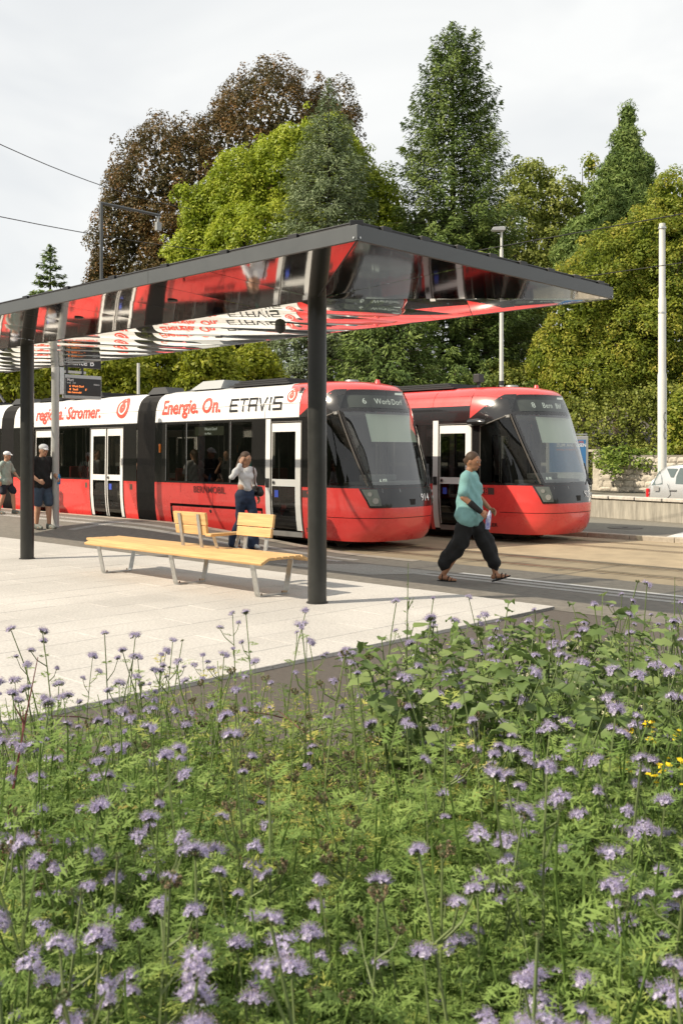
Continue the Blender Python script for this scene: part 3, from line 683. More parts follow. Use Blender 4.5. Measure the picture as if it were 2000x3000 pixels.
ridge = MB(); ridge.tube([C_+V3(0, 0, .012), V3(XL, YV, ZV+.012)], .02, 6); ridge.tube([A_+V3(0, 0, .010), C_+V3(0, 0, .010)], .014, 6); ridge.build('soffit_seam', M_RAILB, shel, off=SO)
# solid roof deck over the front strip, glazing bars over the rest
dk = MB(); dk.add([(XA-.02, YA+.02, ZE+.12), (XL, YA+.02, ZE+.12), (XL, YV, ZE+.06), (XC1, YV, ZE+.06), (XA-.02, YV+.08, ZE+.12)], [(0, 1, 2, 3, 4)]); dk.build('roof_deck', M_RAILB, shel, off=SO)
for x in xs[::2]:
    gb = MB(); gb.box((x-.02, YV, ZE+.0), (x+.02, YB-.03, ZE+.05)); gb.build('glazing_bar', M_ANTH, shel, off=SO)
# fascia boards
FH = .136
def fascia(x0, y0, x1, y1, inx, iny):
    b = MB(); b.prism([V3(x0, y0, ZE-.004), V3(x1, y1, ZE-.004), V3(x1, y1, ZE+FH), V3(x0, y0, ZE+FH)], (inx*.035, iny*.035, 0)); return b.build('fascia_board', M_ANTH, shel, off=SO, bevel=.003)
XJ = XA-3.15
fascia(XA-.002, YA, XJ+.002, YA, 0, 1); fascia(XJ-.002, YA, XJ-6, YA, 0, 1); fascia(XJ-6.004, YA, XL, YA, 0, 1)
fascia(XA, YA+.001, XA, YB-.001, -1, 0); fascia(XA-.036, YB, XL, YB, 0, -1)
rl = MB()
for dz in (.014, .034): rl.tube([(XL, YA+.05, ZE+FH+dz), (XA-.05, YA+.05, ZE+FH+dz), (XA-.05, YB-.03, ZE+FH+dz)], .011, 6)
rl.build('edge_rail', M_RAILB, shel, off=SO)
cl_me = None
def clip(x, y, rz):
    b = MB(); b.box((-.06, -.035, 0), (.06, .035, .05)); o_ = b.build('rail_clip', M_RAILB, shel, bevel=.006); o_.location = Vector((x, y, ZE+FH))+SO; o_.rotation_euler = (0, 0, rz)
for k in range(14): clip(XA-.85-1.02*k, YA+.05, 0)
for k in range(8): clip(XA-.05, YA+.42+.55*k, R(90))
clip(XA-.06, YA+.06, R(45))
for (x, y) in ((XA-.035, YA-.003), (XA+.003, YA+.035), (XA+.003, YB-.04)):
    b = MB(); b.tube([(x, y, ZE+.022), (x+(.006 if x > XA else 0), y-(.006 if y < YA else 0), ZE+.022)], .010, 8); b.build('bolt', M_ALU, shel, off=SO)
for x in (XC1, XC2):
    b = MB(); b.tube([(x, YV, .006), (x, YV, ZV+.02)], .108, 32); c_ = b.build('column', M_COLM, shel, True, off=SO)
    b = MB(); b.tube([(x, YV, -.002), (x, YV, .012)], .125, 24); b.build('base_ring', M_DARK, c_, off=SO)
for (x, y) in ((-9.5, 6.9), (-11.6, 6.9), (-9.6, 9.4), (-12.0, 9.6)):
    z = lerp(ZE, ZV, (y-YA)/(YV-YA)) if y < YV else lerp(ZV, ZE, (y-YV)/(YB-YV)); b = MB(); b.tube([(x, y, z+.0), (x, y, z-.012)], .06, 18); b.build('downlight', M_DARK, shel, off=SO)
b = MB(); zz = lerp(ZV, ZE, .55); b.tube([(-10.3, 9.35, zz), (-10.3, 9.35, zz-.05), (-10.3, 9.35, zz-.09), (-10.3, 9.35, zz-.11)], [.075, .075, .05, .01], 16); b.build('dome_camera', M_DARK, shel, True, off=SO)
# post and arm on the shelter roof
pr = thing('sensor_post', 'thin black post with side arm and hanging camera, on the shelter roof', 'post', (-12.45, YV, ZE+.06))
b = MB(); b.tube([(0, 0, 0), (0, 0, 1.74)], .024, 10); b.build('upright', M_ANTH, pr, True)
b = MB(); b.tube([(0, -.02, 1.74), (0, 1.03, 1.74)], .022, 10); b.build('arm', M_ANTH, pr, True)
b = MB(); b.tube([(0, 1.0, 1.73), (0, 1.0, 1.62)], .02, 8); b.box((-.03, .955, 1.50), (.03, 1.045, 1.63)); b.build('hanging_camera', M_GREY, pr, bevel=.015)

# ------------------------------------------------------------------ bench
M_WOOD = mat('larch_wood', (.68, .425, .185), .55, noise=.28, nscale=7, stretch=(.35, 6, 6), detail=7, bump=.15, bscale=12)
M_GALV = mat('galvanised_steel', (.52, .53, .52), .38, metal=.85, noise=.18, nscale=22)
bx0, bx1, by0, by1 = -12.38, -8.50, 7.42, 8.18
bn = thing('bench', 'long larch slat bench with two small backrests and galvanised legs', 'bench', (-10.5, 7.8, 0)); BO = Vector((10.5, -7.8, 0))
def plank(name, x0, x1, yc, zc, w, t, tilt=0, par=None, ends=0.0):
    """a board along X, tilted about X"""
    M = Matrix.Translation((0, yc, zc)) @ Matrix.Rotation(tilt, 4, 'X'); b = MB(); b.box((x0, -w/2, -t/2), (x1, w/2, t/2), M)
    return b.build(name, M_WOOD, par or bn, bevel=.008, off=BO)
plank('seat_slat', bx0+.05, bx1, by0+.065, .445, .145, .034, R(24))
for k in range(5): plank('seat_slat', bx0-.12+.02*k, bx1-.0, by0+.178+k*.101, .470, .089, .034)
plank('seat_slat', bx0-.08, bx1+.02, by1-.065, .445, .145, .034, R(-24))
for x in (-12.1, -10.38, -8.76):
    b = MB(); t = .014; pts = [(7.50, .432), (7.585, .035), (7.60, .010), (8.03, .010), (8.045, .035), (8.13, .432)]
    lg = []
    for (ya, za), (yb, zb) in zip(pts[:-1], pts[1:]):
        d = Vector((0, yb-ya, zb-za)).normalized(); nrm = Vector((0, -d.z, d.y))*t/2
        b.prism([Vector((x-.042, ya, za))+nrm, Vector((x-.042, yb, zb))+nrm, Vector((x-.042, yb, zb))-nrm, Vector((x-.042, ya, za))-nrm], (.084, 0, 0))
    b.box((x-.03, 7.49, .425), (x+.03, 8.14, .446)); L = b.build('leg', M_GALV, bn, off=BO)
    for yy in (7.65, 7.98):
        q = MB(); q.tube([(x, yy, .014), (x, yy, .04)], .010, 6); q.build('bolt', M_STEEL, L, off=BO)
def backrest(x0, x1, yb, lean, side, posts):
    """side -1: boards on the near side of the posts"""
    zc = .49; th = R(9)*lean
    def pt(h, e=0): return Vector((0, yb-math.sin(th)*h+e*math.cos(th), zc+math.cos(th)*h))
    for (h, w_, ex) in ((.225, .118, .0), (.375, .165, .012)):
        p = pt(h, side*.03); plank('backrest_board', x0-ex, x1+ex, p.y, p.z, .04, w_, th)
    for px_ in posts:
        b = MB(); M = Matrix.Translation((px_, yb, zc-.01)) @ Matrix.Rotation(th, 4, 'X'); b.box((-.028, -.009, 0), (.028, .009, .445), M); b.build('backrest_post', M_GALV, bn, off=BO)
backrest(-10.64, -9.98, 7.80, 1, 1, (-10.50, -10.10))
backrest(-9.72, -9.06, 8.08, -1, -1, (-9.58, -9.18))
M = Matrix.Translation((-9.86, 8.02, .665)); b = MB(); b.box((-.06, -.31, -.018), (.06, .31, .018), M); b.build('armrest', M_WOOD, bn, bevel=.01, off=BO)
for yy, l_ in ((7.80, -.06), (8.22, .05)):
    b = MB(); M = Matrix.Translation((-9.86, yy, .49)); b.prism([(-9.89, yy-.006-l_, .49), (-9.83, yy-.006-l_, .49), (-9.83, yy-.006, .648), (-9.89, yy-.006, .648)], (0, .012, 0)); b.build('armrest_support', M_GALV, bn, off=BO)

# ------------------------------------------------------------------ information mast
M_MAST = mat('light_grey_mast', (.50, .50, .48), .5, noise=.06, nscale=5)
M_SIGN = mat('sign_black', (.012, .012, .013), .4)
zm = road_z(-19.48, 11.0)
ms = thing('information_mast', 'light grey mast carrying a departure display under the shelter edge', 'mast', (-19.48, 11.0, zm))
MO = Vector((0, 0, -zm))
b = MB(); b.tube([(0, 0, zm-.02), (0, 0, 4.3)], .083, 24); b.build('pole', M_MAST, ms, True, off=MO)
b = MB(); b.tube([(0, 0, zm), (0, 0, zm+.03)], .16, 24); b.build('base_plate', M_MAST, ms, True, off=MO)
b = MB(); b.box((-.03, .08, 3.02), (.05, .19, 3.62)); b.build('bracket', M_GALV, ms, bevel=.008, off=MO)
b = MB(); b.box((-.02, .19, 3.505), (.03, .75, 3.56)); b.build('arm', M_MAST, ms, off=MO)
for yy in (.27, .66):
    b = MB(); b.box((-.03, yy-.02, 3.46), (.04, yy+.02, 3.64)); b.build('hanger', M_SIGN, ms, off=MO)
b = MB(); b.box((-.06, .2, 2.94), (.06, 1.13, 3.47)); dsp = b.build('departure_display', mat('display_case', (.42, .43, .43), .4), ms, bevel=.01, off=MO)
b = MB(); b.box((.061, .215, 3.01), (.064, 1.115, 3.395)); b.build('screen', M_SIGN, dsp, off=MO)
def ytext(s, m, y, z, size, par, off=0, sx=1.0, x=.066, name='display_text'): return text(name, s, m, par, face_M((x, y, z-zm), (0, 1, 0), (0, 0, 1)), size, .0006, off, 1.0, sx)
ytext('Muri', M_LETW, .25, 3.325, .085, dsp, .0012); ytext('Linie   Ziel', M_LETW, .25, 3.272, .05, dsp); ytext('Abfahrt', M_LETW, .92, 3.255, .05, dsp)
ytext('6  Worb Dorf', M_LEDO, .31, 3.195, .062, dsp, .001); ytext("8  Saali        5'", M_LEDO, .31, 3.125, .062, dsp, .001, 1.25); ytext('Info: bernmobil', M_LEDO, .27, 3.06, .055, dsp, .001)
b = MB(); b.box((-.025, .18, 3.64), (.025, 1.14, 3.87)); kb = b.build('stop_sign', M_SIGN, ms, off=MO); ytext('Kante B', M_LETW, .28, 3.695, .2, kb, .002, 1.05, .027, 'sign_text')

# ------------------------------------------------------------------ poles, lamp, wires
M_POLE = mat('pale_pole', (.62, .62, .58), .5, noise=.07, nscale=3)
p = atd(1468, 1330, 34); lp = thing('street_lamp', 'tall slim street lamp with flat grey head, in front of the spruce', 'street lamp', (p.x, p.y, -.1))
H_ = 1.7+(1330-668)*34/FPX+.1
b = MB(); b.tube([(0, 0, 0), (0, 0, H_*.55), (0, 0, H_-.75)], [.085, .072, .062], 14); b.tube([(0, 0, H_-.75), (0, 0, H_-.12)], .042, 12); b.build('pole', M_POLE, lp, True)
cr = Vector((CA, SA, 0)); b = MB()
pts = [(-.36, -.05), (-.30, .03), (.08, .06), (.14, 0), (.10, -.09), (-.30, -.09)]
M = Matrix.Translation((0, 0, H_-.02)) @ Matrix.Rotation(math.atan2(SA, CA), 4, 'Z'); dep = .14
b.prism([M @ Vector((q[0], -dep, q[1])) for q in pts], M.to_3x3() @ Vector((0, 2*dep, 0))); b.build('lamp_head', mat('lamp_grey', (.42, .43, .43), .5), lp, bevel=.02)
b = MB(); b.tube([(0, 0, 4.2), (0, 0, 4.35)], .09, 12); b.build('clamp', M_DARK, lp)
p = atd(1938, 1330, 33); wm = thing('catenary_mast', 'thick white stepped mast behind the silver car', 'mast', (p.x, p.y, -.1))
zt = [(1470, .148), (1098, .148), (1092, .128), (876, .128), (870, .108), (655, .102)]
b = MB(); b.tube([(0, 0, -.0)]+[(0, 0, 1.8-(y-1330)*33/FPX) for y, r_ in zt], [.15]+[r_ for y, r_ in zt], 24); wmp = b.build('pole', M_POLE, wm, True)
for y in (668, 917):
    b = MB(); z = 1.8-(y-1330)*33/FPX; b.tube([(0, 0, z-.03), (0, 0, z+.03)], .135, 16); b.build('clamp', M_GALV, wm, True)
gr = MB()      # sprayed scrawl low on the mast
for k, (zc, rr) in enumerate(((3.05, .16), (2.75, .13), (2.45, .15))):
    pts = []
    for i in range(14):
        a = R(40)+i*R(22); th = -math.pi/2+.35+math.sin(a)*.0+.9*math.cos(a)*rr*2.2; pts.append((math.cos(th+math.atan2(SA, CA))*.15, math.sin(th+math.atan2(SA, CA))*.15, zc+math.sin(a)*rr))
    gr.tube(pts, .010, 5)
gr.build('graffiti', M_LETK, wm)
for (x, hgt, lab) in ((406, 4.6, 'thin grey pole behind the white tram roof, left'), (840, 4.0, 'thin grey pole behind the white tram near its cab')):
    p = atd(x, 1330, 30); t = thing('thin_pole', lab, 'pole', (p.x, p.y, -.1)); b = MB(); b.tube([(0, 0, 0), (0, 0, hgt)], .045, 10); b.build('pole', M_POLE, t, True)
M_WIRE = mat('wire', (.03, .03, .03), .5, metal=.5)
def wire(a, b_, lab, sag=.25, r=.011):
    o_ = MB(); o_.tube([a.lerp(b_, t)-Vector((0, 0, sag*4*t*(1-t))) for t in np.linspace(0, 1, 14)], r, 5); o_ = o_.build('overhead_wire', M_WIRE); tag(o_, lab, 'wire', 'overhead wires')
wire(atd(-140, 355, 20), atd(560, 612, 31), 'upper overhead wire at left, against the sky')
wire(atd(-140, 605, 20), atd(900, 752, 36), 'lower overhead wire at left, above the shelter')
wire(Vector((-60, 14.1, 5.32)), Vector((34, 14.1, 5.32)), 'contact wire over the near track, passing the top of the white mast', 0, .009)
wire(Vector((-60, 17.7, 5.32)), Vector((34, 17.7, 5.32)), 'contact wire over the far track, crossing the white mast lower down', 0, .009)

# ------------------------------------------------------------------ concrete parapet with coping slabs
pw = thing('concrete_parapet', 'low stained concrete wall with pale coping beyond the rails', 'wall', (-10.77, 23.27, -.03), math.atan2(-.69, 2.91))
b = MB(); b.box((-14, 0, 0), (8, .28, .50)); b.build('wall', M_CONC, pw, bevel=.008)
M_COP = mat('coping_stone', (.52, .48, .42), .8, noise=.25, nscale=10, bump=.3, bscale=50)
cm = MB(); cm.box((.015, -.05, .515), (.87, .34, .60)); cme = cm.mesh('coping_slab')
bmk = bmesh.new(); bmk.from_mesh(cme); bmesh.ops.recalc_face_normals(bmk, faces=bmk.faces); bmesh.ops.bevel(bmk, geom=bmk.edges[:], offset=.012, segments=1, affect='EDGES'); bmk.to_mesh(cme); bmk.free()
b = MB(); b.box((-14, .02, .5), (8, .26, .54)); b.build('bed_joint', M_GAP, pw)
for k in range(24):
    o_ = ob('coping_slab', cme, M_COP, pw, (-13.9+.885*k, random.uniform(-.004, .004), random.uniform(-.003, .003)))
    b = MB(); b.box((-13.9+.885*k-.012, -.045, .51), (-13.9+.885*k+.012, .33, .585)); b.build('clip', M_DARK, pw)

# ------------------------------------------------------------------ silver car behind the parapet (rear end in view)
def car():
    t = thing('parked_car', 'silver compact hatchback parked behind the concrete wall, rear end showing', 'car', (*atd(1948, 1330, 27.6).xy, -.16), math.atan2(-.69, 2.91))
    M_SIL = mat('silver_paint', (.62, .63, .62), .3, metal=.55, coat=.6)
    L, Wd = 3.58, 1.72
    # side outline stations along the car: x, z-bottom, z-belt, z-roof, roof inset
    ST = [(0.0, .40, .92, .94), (.05, .30, .96, 1.02), (.18, .26, 1.0, 1.26), (.34, .25, 1.02, 1.46), (.55, .25, 1.03, 1.55), (1.0, .25, 1.03, 1.60), (1.6, .25, 1.01, 1.60), (2.2, .25, .99, 1.53), (2.7, .25, .97, 1.30), (3.0, .25, .95, 1.04), (3.4, .28, .82, .84), (3.58, .38, .62, .64)]
    def ring(s, k):
        x, zb, zbel, zr = s; ins = .17 if zr-zbel > .2 else .04; ww = Wd/2*(1-.10*(abs(x/L-.5)*2)**4)
        return [(x, -ww+.06, zb), (x, -ww, zb+.14), (x, -ww, (zb+zbel)/2), (x, -ww+.03, zbel), (x, -ww+.03+ins*.6, lerp(zbel, zr, .6)), (x, -ww+.05+ins, zr-.04), (x, -ww+.25+ins, zr), (x, 0, zr+.01),
                (x, ww-.25-ins, zr), (x, ww-.05-ins, zr-.04), (x, ww-.03-ins*.6, lerp(zbel, zr, .6)), (x, ww-.03, zbel), (x, ww, (zb+zbel)/2), (x, ww, zb+.14), (x, ww-.06, zb)]
    dense = []
    for a, b2 in zip(ST[:-1], ST[1:]):
        for q in range(3): dense.append(tuple(lerp(a[i], b2[i], q/3) for i in range(4)))
    dense.append(ST[-1])
    b = MB(); n = 15; rg = [ring(s, 0) for s in dense]
    def arch(p):
        x, y, z = p
        for xc in (.72, 2.98):
            d = math.hypot(x-xc, z-.30)
            if abs(y) > .55 and d < .36 and z < .62: z = .30+math.sqrt(max(0, .36**2-(x-xc)**2))
        return (x, y, z)
    b.add([arch(q) for r_ in rg for q in r_], [(i*n+j, i*n+j+1, (i+1)*n+j+1, (i+1)*n+j) for i in range(len(rg)-1) for j in range(n-1)]+[tuple(range(n)), tuple((len(rg)-1)*n+j for j in range(n))])
    b.build('body', M_SIL, t, True, autos=50)
    def glasspoly(nm, poly, sgn):
        bb = MB(); pp = []
        for x, z in poly:
            s = [np.interp(x, [q[0] for q in ST], [q[i] for q in ST]) for i in range(4)]; k = (z-s[2])/(max(.05, s[3]-s[2])); ww = Wd/2*(1-.10*(abs(x/L-.5)*2)**4)
            pp.append((x, sgn*(ww-.03-.17*k+.008), z))
        bb.add(pp, [tuple(range(len(pp)))]); return bb.build(nm, M_CGL, t, fixn=True)
    M_CGL = mat('car_glass', (.10, .13, .13), .06, spec=.8)
    for sg in (-1, 1):
        glasspoly('quarter_window', [(.16, .99), (.56, 1.03), (.50, 1.20), (.32, 1.40), (.25, 1.30)], sg)
        glasspoly('side_window', [(.60, 1.46), (.98, 1.46), (.90, 1.22), (.80, 1.22)], sg); glasspoly('side_window', [(1.0, 1.05), (1.75, 1.04), (1.75, 1.49), (1.05, 1.48), (.98, 1.25)], sg)
        glasspoly('side_window', [(1.82, 1.03), (2.62, 1.0), (2.25, 1.40), (1.82, 1.48)], sg)
        ww = Wd/2
        bb = MB(); bb.box((-.01, sg*(ww-.10)-.06, .56), (.09, sg*(ww-.10)+.055, .90)); tl = bb.build('tail_light', mat('tail_red', (.55, .015, .02), .2, coat=.5), t, bevel=.02)
        for zz in (.66, .76):
            bb = MB(); bb.box((-.015, sg*(ww-.10)-.055, zz), (.095, sg*(ww-.10)+.06, zz+.035)); bb.build('light_strip', mat('tail_pale', (.7, .45, .42), .3), tl)
        bb = MB(); bb.box((.82, sg*(ww+.004)-.012, .86), (1.05, sg*(ww+.004)+.012, .90)); bb.build('door_handle', M_GREY, t, bevel=.01)
        bb = MB(); pts = [(.72, .62), (.86, .75), (.80, .95), (.76, 1.04)]; bb.tube([(x, sg*(ww-.004), z) for x, z in pts], .006, 5); bb.tube([(1.70, sg*(ww-.002), z) for z in (.32, .6, 1.02)], .006, 5); bb.build('door_gap', M_GAP, t)
        bb = MB(); bb.box((.30, sg*ww-.003*sg-.004, .84), (.47, sg*ww-.003*sg+.008, .98)); bb.build('fuel_flap', M_SIL, t, bevel=.006) if sg == -1 else None
        for xc in (.72, 2.98):
            bb = MB(); bb.tube([(xc, sg*(ww-.20), .29), (xc, sg*(ww-.01), .29)], .285, 28); wh = bb.build('wheel', mat('tyre', (.02, .02, .02), .8), t, True)
            bb = MB(); bb.tube([(xc, sg*(ww-.06), .29), (xc, sg*(ww), .29)], .185, 20); bb.build('rim', M_ALU, wh, True)
            bb = MB(); bb.tube([(xc, sg*(ww-.5), .32), (xc, sg*(ww-.015), .32)], .345, 28); bb.build('wheel_arch', M_GAP, t)
    bb = MB(); bb.add([(.135, -.62, 1.06), (.135, .62, 1.06), (.33, .52, 1.42), (.33, -.52, 1.42)], [(0, 1, 2, 3)]); bb.v = [(x-.025, y, z) for x, y, z in bb.v]; bb.build('rear_window', M_CGL, t)
    bb = MB(); bb.box((-.06, -.78, .30), (.05, .78, .52)); bb.build('rear_bumper', M_SIL, t, bevel=.05)
car()

# ------------------------------------------------------------------ advertising sign behind the plain red tram
p0, p1 = atd(1600, 1330, 36.0), atd(1722, 1330, 36.0)
ad = thing('poster_sign', 'blue advertising poster in a pale metal frame behind the red tram', 'sign', (p0.x, p0.y, -.1), math.atan2(p1.y-p0.y, p1.x-p0.x))
wA = (p1-p0).length; zt, zb = 1.8+(1330-1277)*36/FPX, 1.8-(1427-1330)*36/FPX
b = MB(); b.box((0, 0, zb), (wA, .12, zt)); b.build('frame', mat('frame_grey', (.48, .48, .46), .4, metal=.5), ad, bevel=.02)
b = MB(); b.add([(.10, -.006, zb+.55), (wA-.09, -.006, zb+.55), (wA-.09, -.006, zt-.14), (.10, -.006, zt-.14)], [(0, 1, 2, 3)]); po = b.build('poster', mat('poster_blue', (.045, .15, .36), .4, noise=.35, nscale=1.6, col2=(.06, .22, .42)), ad)
b = MB(); b.add([(.10, -.006, zb+.10), (wA-.09, -.006, zb+.10), (wA-.09, -.006, zb+.545), (.10, -.006, zb+.545)], [(0, 1, 2, 3)]); b.build('poster_foot', mat('poster_pale', (.55, .6, .62), .5), ad)
text('poster_text', 'ZUM ANFASSEN', M_LETW, ad, face_M((wA-.12-1.06, -.012, zt-.40), (1, 0, 0), (0, 0, 1)), .17, .001, .003, 1, .9)
M_PO = mat('poster_orange', (.75, .20, .10), .5)
text('poster_text', 'FERIENAUSSTELLUNG', M_PO, ad, face_M((wA-.12-1.06, -.012, zt-.26), (1, 0, 0), (0, 0, 1)), .115, .001, .001, 1, .9)
text('poster_text', 'Sonntag, 14. September', M_PO, ad, face_M((wA-.12-1.06, -.012, zt-.53), (1, 0, 0), (0, 0, 1)), .085, .001, .001)
for x in (.2, wA-.2):
    b = MB(); b.box((x-.04, .02, 0), (x+.04, .1, zb+.02)); b.build('leg', M_GALV, ad)
b = MB(); b.tube([(.02, .06, zt+.06), (wA-.02, .06, zt+.06)], .02, 6); b.build('top_bar', M_GALV, ad)

# ------------------------------------------------------------------ stone garden wall, gate
M_STONE = mat('limestone', (.52, .47, .39), .9, noise=.35, nscale=5, bump=1.0, bscale=14, detail=8)
a0, a1 = G(1752, 1438, -.1), G(2075, 1447, -.1); a0.z = a1.z = -.1
sw = thing('stone_wall', 'rough grey limestone garden wall under ivy behind the street', 'wall', a0, math.atan2(a1.y-a0.y, a1.x-a0.x))
Ls = (a1-a0).length
b = MB(); b.box((0, .05, 0), (Ls, .4, 1.75)); b.build('mortar', mat('mortar', (.24, .215, .175), .95, noise=.3, nscale=12), sw)
vz = 0
for row in range(6):
    h_ = (.22, .31, .29, .27, .30, .28)[row]; x = random.uniform(-.3, 0)
    while x < Ls:
        w_ = random.uniform(.38, .80); q0, q1 = max(0, x+.012), min(Ls, x+w_-.012)
        if q1-q0 > .1:
            b = MB(); pr_ = random.uniform(0, .03); zz0, zz1 = vz+.012, vz+h_-.012
            def jf(u, v, q0=q0, q1=q1, zz0=zz0, zz1=zz1, pr_=pr_):
                e = min(u, 1-u, v, 1-v); return (lerp(q0, q1, u), .05-(0 if e == 0 else .02+pr_+random.uniform(-.012, .012)), lerp(zz0, zz1, v))
            b.grid(jf, 4, 3); b.build('stone', M_STONE, sw)
        x += w_
    vz += h_
for px_ in (1744, ):
    q = G(px_, 1436, -.1); gp = thing('gate_pillar', 'grey stone gate pillar at the end of the garden wall', 'pillar', (q.x, q.y-.25, -.1), sw.rotation_euler.z)
    b = MB(); b.box((-.02, -.1, 0), (.40, .35, .32)); b.build('plinth', M_STONE, gp, bevel=.02); b = MB(); b.box((.0, -.07, .32), (.37, .32, 1.75)); b.build('shaft', M_STONE, gp, bevel=.02); b = MB(); b.box((-.35, -.15, 1.9), (.62, .42, 2.02)); b.box((-.05, -.1, 1.75), (.42, .36, 1.9)); b.build('cap', M_STONE, gp, bevel=.02)
q0_ = G(1660, 1434, -.1); q1_ = G(1740, 1435.5, -.1); gt = thing('iron_gate', 'thin grey iron garden gate left of the stone pillar', 'gate', (q0_.x, q0_.y, -.1), math.atan2(q1_.y-q0_.y, q1_.x-q0_.x)); Lg = (q1_-q0_).length
for k in range(9):
    x = Lg*k/8; b = MB(); b.tube([(x, 0, 0), (x, 0, 1.35+.25*math.sin(math.pi*k/8))], .016, 6); b.build('bar', M_GREY, gt)
b = MB(); b.tube([(Lg*k/8, 0, 1.35+.25*math.sin(math.pi*k/8)) for k in range(9)], .02, 6); b.build('top_rail', M_GREY, gt); b = MB(); b.tube([(0, 0, .2), (Lg, 0, .2)], .02, 6); b.build('bottom_rail', M_GREY, gt)
b = MB(); b.box((0, 3.0, 0), (Lg+1, 3.3, 1.5)); b.build('rear_wall', M_STONE, gt) if False else None
# ------------------------------------------------------------------ trees, hedge and ivy behind the tracks
def nrm(a): return a/np.maximum(1e-9, np.linalg.norm(a, axis=-1, keepdims=True))
def leafset(c, n, size, aspect, up=None, fold=.0):
    """rhombic leaves at c with normals n; long axis random, or along 'up' where given"""
    N = len(c); n = nrm(n); r = up if up is not None else rng.normal(size=(N, 3))
    t = nrm(r-n*np.sum(r*n, 1, keepdims=True)); b = np.cross(n, t); L = size[:, None]*.5; Wd = L*aspect
    V = np.stack([c-t*L, c+b*Wd-t*L*.1+n*L*fold, c+t*L, c-b*Wd-t*L*.1+n*L*fold], 1).reshape(-1, 3)
    return V
def quads(N): return np.arange(N*4).reshape(N, 4)
CAMV = np.array([-SA, CA, 0])
def lobe_world(l, d):
    px_, py, rx, ry = l[:4]; dd = l[4] if len(l) > 4 else 0; p = atd(px_, py, d+dd); k = (d+dd)/FPX
    return np.array(p), np.array([rx*k, rx*k, ry*k])
BARK = mat('bark', (.085, .065, .048), .9, noise=.35, nscale=9, bump=.8, bscale=25, stretch=(3, 3, .5))
def trunk_and_limbs(t, base, lobes, r0):
    cs = [lobe_world(l, t['_d'])[0]-np.array(base) for l in lobes]; top = max(c[2] for c in cs); mid = np.mean([c[:2] for c in cs], axis=0)
    b = MB(); hh = max(1.5, top*.45)
    b.tube([(0, 0, -.3), (mid[0]*.1, mid[1]*.1, hh*.5), (mid[0]*.5, mid[1]*.5, hh), (mid[0], mid[1], top)], [r0, r0*.8, r0*.6, r0*.12], 9)
    rads = [lobe_world(l, t['_d'])[1] for l in lobes]
    for ci, c in enumerate(cs):
        s = Vector((mid[0]*.4, mid[1]*.4, hh*random.uniform(.6, 1.1))); e = Vector(c)*1.0; m_ = s.lerp(e, .5)+Vector((0, 0, .08*(e-s).length))
        b.tube([s, m_, e], [r0*.42, r0*.25, r0*.06], 6)
        for k in range(3):
            rl = rads[ci]*.62; q = Vector(c)+Vector((random.uniform(-1, 1)*rl[0], random.uniform(-1, 1)*rl[0], random.uniform(-.3, 1)*rl[2])); b.tube([m_, m_.lerp(q, .6)+Vector((0, 0, .2)), q], [r0*.2, r0*.1, r0*.03], 5)
    b.build('trunk', BARK, t, True)
